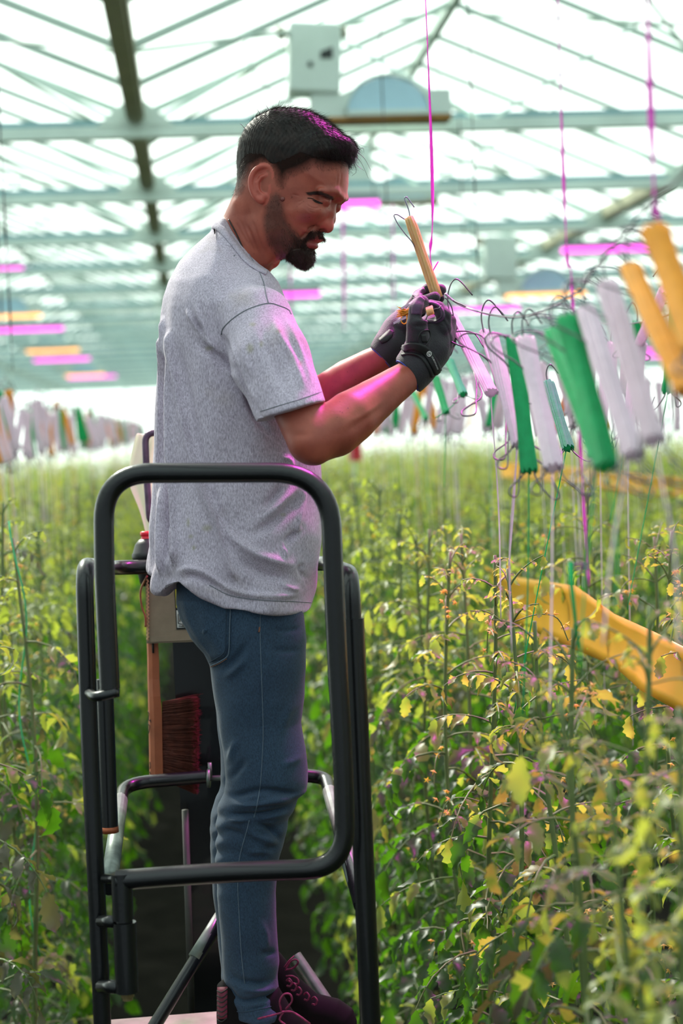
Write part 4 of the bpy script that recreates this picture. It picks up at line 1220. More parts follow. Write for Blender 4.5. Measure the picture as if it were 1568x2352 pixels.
c_ = attr_mix(nt, c_, 'lips', srgb(160, 74, 78))
c_ = attr_mix(nt, c_, 'redness', srgb(196, 92, 80))
L(nt, c_, b.inputs['Base Color'])
at_ = nt.nodes.new('ShaderNodeAttribute'); at_.attribute_name = 'scalp'
sm_ = N(nt, 'ShaderNodeMapRange'); sm_.inputs['To Min'].default_value = .4; sm_.inputs['To Max'].default_value = .02
L(nt, at_.outputs['Fac'], sm_.inputs[0]); L(nt, sm_.outputs[0], b.inputs['Specular IOR Level'])
bp = N(nt, 'ShaderNodeBump', Strength=.25, Distance=.001); L(nt, n2.outputs['Fac'], bp.inputs['Height']); L(nt, bp.outputs[0], b.inputs['Normal'])
b.inputs['Subsurface Weight'].default_value = .12; b.inputs['Subsurface Radius'].default_value = (1, .3, .2); b.inputs['Subsurface Scale'].default_value = .008
L(nt, b.outputs[0], out.inputs[0])
body = mesh_obj('body', v_body, [tuple(q) for q in f_body.tolist()], M_skin, man)
# regions on the head, in photo coordinates of the near side mirrored to the far side
def mirror_px(hl):
    q = hl.copy(); q[:, 2] = np.abs(q[:, 2])
    return wpx(a2c(hl2a(q)))
pm = mirror_px(hl_head)
hair_poly = [(540, 452), (556, 440), (567, 410), (580, 388), (600, 378), (618, 382), (630, 400), (638, 425), (648, 432), (656, 415), (664, 404), (680, 398), (700, 390), (718, 379), (742, 388), (770, 385), (797, 380), (830, 350), (810, 300), (730, 235), (640, 225), (560, 270), (530, 340), (530, 420)]
beard_poly = [(634, 440), (644, 446), (650, 470), (655, 495), (668, 518), (680, 532), (692, 545), (703, 540), (712, 530), (728, 526), (742, 530), (750, 540), (744, 547), (722, 541), (706, 548), (700, 556), (708, 568), (718, 572), (728, 574), (725, 600), (705, 625), (670, 620), (640, 597), (618, 565), (605, 530), (603, 500), (610, 470), (622, 448)]
hd = sd_poly(hair_poly, pm[:, 0], pm[:, 1]); bd = sd_poly(beard_poly, pm[:, 0], pm[:, 1])
onhead = np.arange(len(v_body)) < len(v_head)
def padz(a): z = np.zeros(len(v_body)); z[:len(a)] = a; return z
noneck = np.ones(len(pm))
earm = ear_field(hl_head[:, 0], hl_head[:, 1], np.abs(hl_head[:, 2])) < 1.5
set_attr(body, 'scalp', padz(np.clip((hd+6)/24, 0, 1)**.8*.97*~earm))
set_attr(body, 'stubble', padz(np.clip((bd+5)/14, 0, 1)*.72*~earm))
lip = np.maximum(np.clip(1.2-np.hypot((pm[:, 0]-728)/20, (pm[:, 1]-550)/5.5), 0, 1), np.clip(1.2-np.hypot((pm[:, 0]-716)/16, (pm[:, 1]-564)/7), 0, 1))
lip *= (hl_head[:, 0] > 40)
set_attr(body, 'lips', padz(np.clip(lip*2, 0, .8)))
red = np.maximum(np.clip(1-np.hypot((pm[:, 0]-750)/22, (pm[:, 1]-518)/22), 0, 1), earm*.6)
set_attr(body, 'redness', padz(np.clip(red*.8, 0, .6)))
# hair: a close cap with strands over it
M_hair, nt, out = newmat('dark_brown_hair')
b = N(nt, 'ShaderNodeBsdfPrincipled', Roughness=.45); b.inputs['Specular IOR Level'].default_value = .28
oi = noise(nt, 60, 2); r = ramp(nt, oi.outputs['Fac'], [(.3, srgb(20, 15, 14)[:3]), (.7, srgb(42, 28, 24)[:3])]); L(nt, r.outputs[0], b.inputs['Base Color'])
tl_ = N(nt, 'ShaderNodeBsdfTranslucent'); tl_.inputs[0].default_value = (.25, .09, .05, 1)
mx = N(nt, 'ShaderNodeMixShader'); mx.inputs[0].default_value = .12; L(nt, b.outputs[0], mx.inputs[1]); L(nt, tl_.outputs[0], mx.inputs[2]); L(nt, mx.outputs[0], out.inputs[0])
M_beard = simple('reddish_brown_beard', srgb(56, 32, 25), .5, 0, .3, 60, trans=.2, tcol=(.45, .12, .06, 1))
HPOLY = [HL(*p)[:2] for p in hair_poly]
def t_hair(Xb, Yb):
    d = sd_poly(HPOLY, Xb, Yb)
    top = np.clip((330-Yb)/60, 0, 1)
    frt = np.clip((Xb-70)/60, 0, 1)*np.clip((385-Yb)/50, 0, 1)
    return np.clip(d/42, -.25, 1)*(7+7*top+9*frt)-1.0
h = 2.2
X, Y, Z = grid((-140, 222, -112), (185, 470, 112), h)
f = head_field(X, Y, Z, t_hair, False)
q1 = HL(797, 340)
f = smin(f, ell(X, Y, Z, (q1[0]-6, q1[1], 0), (26, 24, 50)), 18)
q2 = HL(750, 360, 0)
f = smin(f, ell(X, Y, np.abs(Z), (q2[0]+2, q2[1], 52), (38, 14, 26)), 14)
d2h = sd_poly(HPOLY, X+0*Y, Y+0*X)
f = smax(f, 5-d2h, 5); f = smax(f, 4-ear_field(X, Y, np.abs(Z)), 4)
v_hair, f_hair = surface_nets(f, (-140, 222, -112), h); v_hair = smooth_mesh(v_hair, f_hair, 3, .5)
hn = normals_s(v_hair, f_hair)
rh = np.random.default_rng(3)
# coarse clumping of the cap surface
ph = v_hair
v_hair = v_hair+hn*(.6*np.sin(ph[:, 0]*.55+ph[:, 2]*.35+3*np.sin(ph[:, 1]*.07))*np.sin(ph[:, 2]*.5+ph[:, 1]*.2))[:, None]
def strands(v_hl, n_hl, idx, ln, flow, jit, r0, segs=4, droop=0., lift=.3):
    vv, ff = [], []; n = 0
    for i in idx:
        p = v_hl[i]; nr = n_hl[i]
        fl = flow(p); fl = fl-nr*(fl@nr)*.85; fl /= np.linalg.norm(fl)+1e-9
        l = ln(p)*rh.uniform(.6, 1.25)
        d = fl*(1-lift)+nr*lift+rh.normal(0, jit, 3); d /= np.linalg.norm(d)
        pts = [p-nr*1.5]
        for k in range(segs):
            pts.append(pts[-1]+d*l/segs); d = d+np.array([0, droop, 0])+fl*.10+rh.normal(0, jit*.4, 3); d /= np.linalg.norm(d)
        pts = np.array(pts)
        u, w_ = frame_for(d)
        for k, q in enumerate(pts):
            r = r0*(1-k/segs*.85)
            vv += [q+u*r, q-u*r*.5+w_*r*.87, q-u*r*.5-w_*r*.87]
        for k in range(segs):
            for e in range(3): ff.append((n+3*k+e, n+3*k+(e+1) % 3, n+3*k+3+(e+1) % 3, n+3*k+3+e))
        n += 3*(segs+1)
    return np.array(vv), ff
visible = (hn[:, 2]*CP+hn[:, 0]*SPn > -.35)
dcap = sd_poly(HPOLY, v_hair[:, 0], v_hair[:, 1])
cand = np.nonzero(visible & (dcap > 6) & (ear_field(v_hair[:, 0], v_hair[:, 1], np.abs(v_hair[:, 2])) > 9))[0]
idx = rh.choice(cand, 10500)
def flow_h(p):
    x, y, z = p
    top = np.clip((335-y)/70, 0, 1)
    return np.array([.95*top+.30*(1-top)*(1 if x > 30 else .1)+.1, .25*top+1.0*(1-top)*.9, .12])
def len_h(p):
    x, y, z = p
    top = np.clip((340-y)/60, 0, 1); frt = np.clip((x-70)/60, 0, 1)
    return (9+13*top+14*frt)*np.clip(sd_poly(HPOLY, np.array([x]), np.array([y]))[0]/24, .6, 1)
sv, sf = strands(v_hair, hn, idx, len_h, flow_h, .20, .30, 4, .03, .20)
fr = np.nonzero((v_hair[:, 0] > 118) & (v_hair[:, 1] > 310) & visible)[0]
sv2, sf2 = strands(v_hair, hn, rh.choice(fr, 420), lambda p: 30, lambda p: np.array([.75, .75, .1]), .25, .34, 6, .06, .25)
nh0 = normals_s(hl_head, f_head)
fz = np.nonzero((hd > -2) & (hd < 34) & ~earm & (nh0[:, 2]*CP+nh0[:, 0]*SPn > -.35) & (hl_head[:, 2] > -60))[0]
sv3, sf3 = strands(hl_head, nh0, rh.choice(fz, 6500), lambda p: 9, lambda p: np.array([.15, 1., .05]), .24, .24, 3, .02, .30)
hm = MB(); hm.add(a2c(hl2a(sv3)), sf3); hm.add(a2c(hl2a(v_hair)), f_hair.tolist()); hm.add(a2c(hl2a(sv)), sf); hm.add(a2c(hl2a(sv2)), sf2)
# loose wisps over the forehead and at the crown
for pts in ([(800, 372), (782, 388), (764, 404)], [(805, 350), (828, 372), (846, 410)], [(812, 345), (835, 362), (852, 392)], [(806, 360), (820, 380), (836, 392)], [(816, 350), (832, 340), (836, 350)], [(808, 362), (818, 392), (808, 404)], [(566, 300), (556, 288), (551, 284)], [(600, 268), (592, 254), (588, 248)], [(640, 248), (640, 238), (643, 230)], [(620, 256), (612, 244), (610, 238)]):
    s = spline(np.array(pts, float), 5)
    hm.tube([a2c(A(x, y, .03)) for x, y in s], np.linspace(.0005, .0002, len(s)), 4)
hm.build('hair', M_hair, man)
# beard
BPOLY = [HL(*p, 0)[:2] for p in beard_poly]
nb_ = normals_s(hl_head, f_head)
chinw = lambda p: np.clip((p[1]-520)/60, 0, 1)*np.clip((p[0]-5)/40, 0, 1)
cb_ = np.nonzero((bd > 0) & ~earm & (nb_[:, 2]*CP+nb_[:, 0]*SPn > -.4) & (hl_head[:, 2] > -60))[0]
wgt = np.array([.5+1.8*chinw(hl_head[i])+(2.6 if (pm[i, 1] < 550 and pm[i, 0] > 694) else 0) for i in cb_]); wgt /= wgt.sum()
sv, sf = strands(hl_head, nb_, rh.choice(cb_, 6000, p=wgt), lambda p: 6+10*chinw(p), lambda p: np.array([.25, 1., .05]), .22, .40, 3, .02, .30)
bm = MB(); bm.add(a2c(hl2a(sv)), sf)
# the fuller goatee under the lip
h = 2.0
def t_beard(Xb, Yb):
    d = sd_poly(BPOLY, Xb, Yb)
    return np.clip(d/16, -.4, 1)*(2.0+7*np.clip((Yb-545)/40, 0, 1)*np.clip((Xb-0)/40, 0, 1))-1.2
X, Y, Z = grid((-80, 500, -90), (120, 640, 90), h)
f = head_field(X, Y, Z, t_beard, False)
q3 = HL(697, 596); f = smin(f, ell(X, Y, Z, (q3[0], q3[1]-4, 0), (24, 24, 30)), 10)
f = smax(f, -(sd_poly(BPOLY, X+0*Y, Y+0*X)-1), 3); f = smax(f, (HL(715, 568)[1]-Y)+.35*(HL(715, 568)[0]-X)+0*Z, 5)
vb_, fb_ = surface_nets(f, (-80, 500, -90), h); vb_ = smooth_mesh(vb_, fb_, 3, .5)
nb2 = normals_s(vb_, fb_)
cc = np.nonzero((nb2[:, 2]*CP+nb2[:, 0]*SPn > -.4) & (vb_[:, 1] > 548))[0]
sv, sf = strands(vb_, nb2, rh.choice(cc, 4200), lambda p: 12, lambda p: np.array([.18, 1., .02]), .24, .40, 3, .02, .22)
bm.add(a2c(hl2a(vb_)), fb_.tolist()); bm.add(a2c(hl2a(sv)), sf)
bm.build('beard', M_beard, man)
# brows, eye, mole and necklace lie on the skin
BV = bvh_of(v_body, f_body)
eb = MB()
for i in range(300):
    t = rh.random(); c0 = np.array([(712, 446), (728, 443), (746, 446), (768, 456)], float)
    s = spline(c0, 8); p = s[int(t*(len(s)-1))]+np.array([0, rh.normal(0, 2.0)])
    d = np.array([-9, -1.5+3*t])*rh.uniform(.6, 1.2)
    pp = drape(BV, [p, p+d*.5, p+d], .0006)
    eb.tube(pp, [.00022, .0002, .0001], 3, False)
eb.build('eyebrow', M_beard, body)
ey = MB(); v_, f_ = drape_tube(BV, [(706, 455), (716, 456), (728, 462), (741, 467)], [.0008]*19, .0002, 6, 6); ey.add(v_, f_)
v_, f_ = drape_patch(BV, strip([(717, 459), (724, 463), (732, 466), (740, 468)], [1, 4, 4, 1.5], 3, 4), .0004); ey.add(v_, f_)
ey.build('eyelashes', M_hair, body)
mo = MB(); c_ = drape(BV, [(649, 457)], 0)[0]; n_ = RM[:, 2]
mo.lathe([(-.001, .0046), (.001, .0042), (.0026, .0026), (.003, .0006)], c_, n_, 14); mo.build('mole', simple('mole_skin', srgb(110, 54, 48), .5, 0, .1, 60), body)
nk = MB()
npts = drape(BV, spline(np.array([(526, 505), (533, 518), (541, 533), (549, 550), (558, 570)], float), 8), .0012)
nk.tube(npts, .0014, 6); nk.build('necklace', simple('dark_cord_chain', srgb(48, 40, 38), .35, .5, .4, 300), man)
# ------------------------------------------------------------------ T-shirt
M_shirt, nt, out = newmat('heather_grey_jersey')
b = N(nt, 'ShaderNodeBsdfPrincipled', Roughness=.88); b.inputs['Sheen Weight'].default_value = .15
n1 = noise(nt, 520, 3, 'Object', (1, 1, .28), .7); n2 = noise(nt, 9, 3)
r1 = ramp(nt, n1.outputs['Fac'], [(.32, srgb(148, 136, 154)[:3]), (.66, srgb(218, 206, 224)[:3])])
r2 = ramp(nt, n2.outputs['Fac'], [(.56, (1, 1, 1)), (.74, (.86, .84, .74))])
m1 = N(nt, 'ShaderNodeMix', data_type='RGBA', blend_type='MULTIPLY'); m1.inputs[0].default_value = 1
L(nt, r1.outputs[0], m1.inputs[6]); L(nt, r2.outputs[0], m1.inputs[7])
c_ = attr_mix(nt, m1.outputs[2], 'stain', srgb(150, 146, 96))
L(nt, c_, b.inputs['Base Color'])
bp = N(nt, 'ShaderNodeBump', Strength=.25, Distance=.0012); L(nt, n1.outputs['Fac'], bp.inputs['Height']); L(nt, bp.outputs[0], b.inputs['Normal'])
tl_ = N(nt, 'ShaderNodeBsdfTranslucent'); tl_.inputs[0].default_value = (.7, .55, .5, 1)
mx = N(nt, 'ShaderNodeMixShader'); mx.inputs[0].default_value = .08; L(nt, b.outputs[0], mx.inputs[1]); L(nt, tl_.outputs[0], mx.inputs[2]); L(nt, mx.outputs[0], out.inputs[0])
torso = [(484, 533), (488, 518), (499, 509), (515, 500), (528, 514), (541, 534), (560, 562), (580, 590), (600, 610), (618, 622), (640, 650), (662, 700), (690, 780), (715, 880), (733, 980), (737, 1070), (742, 1130), (742, 1180), (738, 1230), (730, 1290), (722, 1345), (716, 1400), (716, 1520), (340, 1520), (343, 1320), (347, 1260), (350, 1200), (354, 1100), (358, 1000), (362, 900), (367, 800), (372, 740), (376, 690), (386, 650), (410, 605), (440, 573)]
hem_x = [330, 343, 366, 369, 385, 400, 430, 455, 480, 530, 600, 660, 715, 740]
hem_y = [1310, 1313, 1320, 1352, 1356, 1346, 1331, 1341, 1360, 1385, 1395, 1398, 1403, 1405]
h = 4.0
lo = (325, 485, -235); hi = (770, 1420, 385)
X, Y, Z = grid(lo, hi, h)
Xb, Yb = X+0*Y, Y+0*X
d2 = sd_poly(torso, Xb, Yb)
Wt = interp(Yb, [480, 540, 600, 660, 720, 850, 1100, 1300, 1420], [60, 92, 132, 172, 192, 186, 184, 208, 214])
ft = inflate(d2, Wt, interp(Yb, [500, 650, 900, 1250, 1420], [95, 140, 165, 150, 115]), Z)
hem = interp(Xb, hem_x, hem_y)
def sleeve(sg):
    if sg > 0: a, m_, e = A(588, 742, .125), A(622, 830, .185), A(674, 958, .232)
    else: a, m_, e = A(594, 742, -.125), A(620, 830, -.185), A(650, 950, -.222)
    d = smin(cone(X, Y, Z, a, m_, 84, 84), cone(X, Y, Z, m_, e+(e-m_)*.25, 84, 73), 20)
    ax = (e-m_)/np.linalg.norm(e-m_)
    if sg > 0:
        p0, p1 = A(597, 968, .22), A(745, 925, .22)
        pl_ = ((X-p0[0])*-(p1[1]-p0[1])+(Y-p0[1])*(p1[0]-p0[0]))/np.hypot(*(p1-p0)[:2])
    else: pl_ = (X-e[0])*ax[0]+(Y-e[1])*ax[1]+(Z-e[2])*ax[2]
    inner = np.maximum(cone(X, Y, Z, m_, e+(e-m_)*.3, 76, 66), -(pl_+34))
    return smax(d, pl_, 2)
f = smin(ft, sleeve(1), 11); f = smin(f, sleeve(-1), 14)
f = smax(f, (Yb-hem)+0*Z, 3)
v_, f_ = surface_nets(f, lo, h); v_ = smooth_mesh(v_, f_, 3, .45)
# cloth waviness: vertical drape of the back and soft buckles near the hem
n_ = normals(v_, f_)
back = np.clip((470-v_[:, 0])/90, 0, 1)*np.clip((v_[:, 1]-640)/200, 0, 1)
wave = 5.0*back*np.sin(v_[:, 2]*.085+.6*np.sin(v_[:, 1]*.004))
low = np.clip((v_[:, 1]-1120)/200, 0, 1)
wave += low*(3.5*np.sin(v_[:, 0]*.03+v_[:, 1]*.035+v_[:, 2]*.03)+2.0*np.sin(v_[:, 0]*.055-v_[:, 1]*.05+1))
wave += 1.6*np.sin(v_[:, 0]*.045+v_[:, 2]*.02+2)*np.sin(v_[:, 1]*.03+v_[:, 0]*.02)
wave *= np.clip((v_[:, 1]-560)/80, 0, 1)
v_ = v_+n_*wave[:, None]
v_ = a2c(v_)
shirt_lines = [
 ([(425, 702), (452, 752), (487, 800), (522, 850), (545, 880)], 7, 5), ([(447, 690), (462, 740), (482, 785), (512, 822)], 6, 6), ([(440, 720), (470, 775), (505, 825), (540, 868)], -7, 8),
 ([(430, 772), (470, 800), (510, 828), (560, 880)], -6, 10), ([(475, 690), (474, 730), (480, 765)], 3, 6),
 ([(388, 752), (393, 820), (404, 870), (416, 940), (432, 1020), (444, 1060), (462, 1130), (489, 1190), (506, 1245), (528, 1305), (548, 1338)], 8, 5),
 ([(402, 760), (412, 830), (428, 900), (445, 990), (462, 1060), (485, 1130), (512, 1200), (530, 1260)], -5, 12),
 ([(376, 720), (382, 800), (386, 900), (388, 1000), (392, 1080), (399, 1160), (404, 1240), (402, 1300)], 9, 5),
 ([(372, 760), (374, 860), (374, 960), (372, 1080), (370, 1200), (370, 1330)], 9, 5), ([(380, 800), (381, 950), (381, 1100), (384, 1300)], -9, 5),
 ([(656, 1105), (632, 1140), (598, 1172)], -7, 10), ([(700, 1128), (648, 1185), (600, 1215), (555, 1238)], -8, 11), ([(690, 1105), (640, 1160), (590, 1200)], 5, 9),
 ([(700, 1105), (692, 1160), (682, 1215), (686, 1240)], 5, 6), ([(690, 1215), (660, 1243), (648, 1250)], -8, 8), ([(645, 1250), (655, 1270), (652, 1288)], 4, 5),
 ([(505, 1180), (530, 1230), (580, 1268), (640, 1290), (690, 1300)], 8, 11), ([(520, 1255), (570, 1300), (630, 1325), (690, 1320)], -7, 12),
 ([(398, 1330), (425, 1308), (465, 1316), (515, 1348), (575, 1366), (640, 1370), (700, 1362)], 5, 7), ([(410, 1338), (440, 1322), (480, 1335), (525, 1362)], -6, 6),
 ([(640, 1335), (665, 1352), (695, 1350)], 6, 7), ([(700, 1290), (690, 1310), (705, 1335)], -5, 6), ([(392, 1200), (385, 1270), (392, 1330)], 5, 5), ([(408, 1250), (396, 1310)], 4, 4),
 ([(622, 712), (640, 770), (668, 820), (690, 870), (706, 905)], 5, 9), ([(600, 730), (612, 790), (640, 860), (668, 920)], -4, 12), ([(650, 715), (672, 770), (696, 830), (715, 890)], 4, 7),
 ([(520, 770), (545, 830), (570, 890), (598, 950)], 4, 8), ([(508, 762), (530, 815), (556, 875), (590, 958)], -9, 6), ([(548, 760), (560, 820), (585, 880)], 3, 8),
 ([(505, 525), (520, 550), (535, 580)], 3, 6), ([(494, 535), (506, 560), (515, 585)], -3, 6), ([(560, 880), (590, 960), (640, 1010)], -5, 9),
 ([(640, 1050), (665, 1058), (672, 1090)], 4, 6)]
v_ = folds(v_, f_, [(a_, 1.8*b_, c__) for a_, b_, c__ in shirt_lines], wpx(v_))
shirt = mesh_obj('t_shirt', v_, [tuple(q) for q in f_.tolist()], M_shirt, man)
pxs = wpx(v_); stn = np.zeros(len(v_))
for (x, y, rx, ry) in ((475, 1213, 12, 8), (432, 1200, 4, 10), (445, 1258, 5, 6), (438, 1232, 6, 5), (580, 745, 8, 5), (600, 790, 5, 8), (640, 760, 6, 5), (650, 1182, 8, 4), (574, 800, 9, 12), (690, 835, 4, 6), (480, 800, 10, 5)):
    stn = np.maximum(stn, np.clip(1.3-np.hypot((pxs[:, 0]-x)/rx, (pxs[:, 1]-y)/ry), 0, 1))
set_attr(shirt, 'stain', np.clip(stn*.55, 0, .5))
SV = bvh_of(v_, f_)
M_seam = simple('shirt_seam_grey', srgb(118, 120, 128), .9, 0, .1, 60)  # plain darker grey for seams and stitches
def on_shirt(name, pts, r, mat=M_seam, off=.0003):
    vv, ff = drape_tube(SV, pts, r, off, 6, 6); return MB().add(vv, ff).build(name, mat, shirt)
on_shirt('shoulder_seam', [(559, 560), (575, 590), (592, 618), (605, 650), (611, 678), (616, 696)], .0010)
on_shirt('armhole_seam', [(508, 768), (514, 752), (540, 728), (575, 708), (616, 697), (645, 704), (662, 712), (668, 722)], .0012)
rw = strip([(490, 517), (507, 527), (524, 545), (545, 572), (566, 598), (590, 616), (612, 628)], [14, 15, 14, 12, 10], 3)
vv, ff = drape_patch(SV, rw, .0012); thick(MB().add(vv, ff).build('collar_band', M_shirt, shirt), .002)
vv, ff = drape_patch(SV, strip([(601, 956), (640, 946), (690, 934), (742, 912)], [3, 3], 3), .0002)
on_shirt('sleeve_hem_stitch', [(598, 945), (640, 932), (690, 917), (738, 900)], .0008)
on_shirt('hem_stitch', [(480, 1344), (530, 1368), (600, 1378), (660, 1381), (714, 1384)], .0008)

# ------------------------------------------------------------------ jeans
M_denim, nt, out = newmat('faded_blue_denim')
b = N(nt, 'ShaderNodeBsdfPrincipled', Roughness=.85); b.inputs['Sheen Weight'].default_value = .1
n1 = noise(nt, 800, 2, 'Object', (1, 1, .3), .7); n2 = noise(nt, 6, 3)
r1 = ramp(nt, n1.outputs['Fac'], [(.3, srgb(18, 38, 58)[:3]), (.7, srgb(48, 72, 98)[:3])])
r2 = ramp(nt, n2.outputs['Fac'], [(.3, (.62, .66, .72)), (.7, (1.25, 1.2, 1.15))])
m1 = N(nt, 'ShaderNodeMix', data_type='RGBA', blend_type='MULTIPLY'); m1.inputs[0].default_value = 1
L(nt, r1.outputs[0], m1.inputs[6]); L(nt, r2.outputs[0], m1.inputs[7]); L(nt, m1.outputs[2], b.inputs['Base Color'])
bp = N(nt, 'ShaderNodeBump', Strength=.3, Distance=.001); L(nt, n1.outputs['Fac'], bp.inputs['Height']); L(nt, bp.outputs[0], b.inputs['Normal'])
L(nt, b.outputs[0], out.inputs[0])
ys = [1325, 1345, 1385, 1420, 1465, 1500, 1530, 1600, 1660, 1720, 1770, 1800, 1818, 1832, 1850, 1880, 1920, 1950, 1985, 2050, 2100, 2160, 2210, 2240, 2280, 2310, 2340]
xl = [404, 405, 405, 414, 438, 468, 482, 491, 500, 511, 516, 518, 515, 508, 502, 497, 498, 497, 496, 498, 503, 507, 511, 512, 514, 524, 532]
xr = [688, 690, 693, 699, 703, 701, 702, 698, 690, 702, 706, 706, 704, 686, 681, 664, 656, 646, 637, 633, 633, 638, 641, 637, 642, 656, 660]
h = 3.6
lo = (385, 1318, -235); hi = (745, 2352, 235)
X, Y, Z = grid(lo, hi, h)
def leg(w, dx, scl=1.0):
    k = (D0-w)/D0
    L_ = CX+(interp((Y-CY)/k+CY, ys, xl)+dx-CX)*k; R_ = CX+(interp((Y-CY)/k+CY, ys, xr)+dx-CX)*k
    c = (L_+R_)/2; r = (R_-L_)/2*scl
    wz = np.clip(r*(.98+.2*np.clip((Y-2200)/120, 0, 1)), 0, 98)
    cw = w*S
    return (np.sqrt(((X-c)/r)**2+((Z-cw)/wz)**2)-1)*np.minimum(r, wz)
fN = leg(.080, 0); fF = leg(-.080, interp(Y, [1300, 1650, 1780, 1920, 2060, 2352], [0, 0, -8, -16, -10, -2]))
f = smin(fN, fF, 10)
bot = Y-A(0, 2334, .09)[1]-(X-590)*.03
f = smax(f, bot+0*Z+0*X, 4); f = smax(f, (A(0, 1330, 0)[1]-Y)+0*X+0*Z, 4)
v_, f_ = surface_nets(f, lo, h); v_ = smooth_mesh(v_, f_, 3, .45)
n_ = normals(v_, f_)
kn = np.exp(-((v_[:, 1]-1900)/90)**2)+.9*np.exp(-((v_[:, 1]-2290)/50)**2)
wv = kn*(3.2*np.sin(v_[:, 1]*.16+v_[:, 0]*.025+np.sin(v_[:, 0]*.05)*1.2)*(.6+.4*np.sin(v_[:, 2]*.04+v_[:, 0]*.03)))
wv += 1.2*np.sin(v_[:, 0]*.05+v_[:, 1]*.02)*np.sin(v_[:, 1]*.03+v_[:, 2]*.03)
v_ = a2c(v_+n_*wv[:, None])
jl = [([(430, 1370), (445, 1420), (470, 1470), (500, 1520)], -4, 9), ([(490, 1435), (470, 1450), (462, 1475)], 5, 8), ([(500, 1545), (530, 1525), (560, 1490), (575, 1460)], -4, 8),
 ([(505, 1560), (540, 1540), (575, 1500)], 4, 8), ([(520, 1800), (545, 1770), (570, 1735)], -4, 8), ([(525, 1760), (535, 1720), (545, 1690)], 4, 8),
 ([(515, 1830), (550, 1826), (600, 1815), (660, 1822), (700, 1822)], -6, 7), ([(520, 1845), (570, 1850), (630, 1838), (680, 1836)], 6, 7), ([(515, 1868), (560, 1872), (620, 1868), (672, 1852)], -6, 6),
 ([(520, 1885), (565, 1884), (575, 1890)], 5, 5), ([(580, 1890), (620, 1905), (650, 1935)], -6, 7), ([(590, 1880), (630, 1872), (665, 1862)], 5, 6), ([(560, 1905), (600, 1925), (650, 1940)], 5, 7), ([(505, 1900), (540, 1912), (570, 1920)], -4, 7),
 ([(560, 1960), (600, 1955), (634, 1965)], 4, 7), ([(560, 2020), (600, 2005), (634, 1998)], -3, 7),
 ([(620, 1440), (650, 1450), (700, 1440)], -2, 6), ([(610, 1490), (660, 1495), (700, 1490)], -2, 7), ([(690, 1600), (660, 1640), (640, 1700)], 2.5, 10), ([(640, 1760), (670, 1750), (700, 1730)], 2.5, 8),
 ([(590, 2190), (625, 2188), (640, 2180)], -4, 7), ([(525, 2225), (545, 2250), (600, 2260), (640, 2240)], -5, 8), ([(530, 2280), (560, 2300), (610, 2290), (645, 2278)], -6, 6), ([(515, 2258), (535, 2285), (545, 2310)], -4, 6), ([(545, 2270), (600, 2276), (640, 2262)], 5, 6),
 ([(560, 2320), (590, 2316), (620, 2308)], -3, 4), ([(590, 2100), (610, 2150), (605, 2200)], 3, 8)]
v_ = folds(v_, f_, [(a_, 1.7*b_, c__) for a_, b_, c__ in jl], wpx(v_))
jeans = mesh_obj('jeans', v_, [tuple(q) for q in f_.tolist()], M_denim, man)
JV = bvh_of(v_, f_)
M_st = simple('denim_stitching', srgb(84, 98, 114), .8, 0, .2, 90); M_sto = simple('rust_stitching', srgb(120, 78, 60), .8, 0, .2, 90); M_dk = simple('dark_denim_edge', srgb(38, 54, 72), .9, 0, .2, 60)
def on_jeans(name, pts, r, mat, off=.0004):
    vv, ff = drape_tube(JV, pts, r, off, 6, 6); return MB().add(vv, ff).build(name, mat, jeans)
on_jeans('side_seam', [(598, 1400), (597, 1450), (599, 1520), (602, 1600), (604, 1680), (602, 1740), (598, 1800), (590, 1850), (583, 1878)], .0009, M_st)
on_jeans('side_seam', [(572, 1884), (566, 1910), (556, 1945), (548, 1985), (546, 2040), (549, 2100), (552, 2160), (556, 2210), (562, 2260)], .0009, M_st)
prow = []
for i in range(10):
    y_ = 1380+i*15.4
    x0_ = np.interp(y_, [1380, 1420, 1465, 1500, 1522], [411, 421, 447, 477, 488]); x1_ = np.interp(y_, [1380, 1490, 1522], [529, 526, 514])
    prow.append([(x0_+(x1_-x0_)*j/8, y_-(.6 if i > 6 else .1)*j*(i/9)*1.6) for j in range(9)])
vv, ff = drape_patch(JV, prow, .0014)
thick(MB().add(vv, ff).build('back_pocket', M_denim, jeans), .002)
on_jeans('pocket_stitch', [(530, 1386), (528, 1440), (527, 1490), (523, 1507), (505, 1520), (487, 1528)], .0011, M_st, .0028)
on_jeans('pocket_stitch', [(521, 1388), (520, 1440), (519, 1485), (514, 1500), (498, 1512), (484, 1520)], .0009, M_dk, .0028)
on_jeans('pocket_stitch', [(486, 1531), (505, 1523), (522, 1512)], .0006, M_sto, .003)
on_jeans('pocket_rivet_stitch', [(596, 1440), (594, 1452)], .0016, M_sto, .001)
on_jeans('leg_hem_stitch', [(536, 2322), (560, 2324), (600, 2318), (640, 2306)], .0010, M_dk)

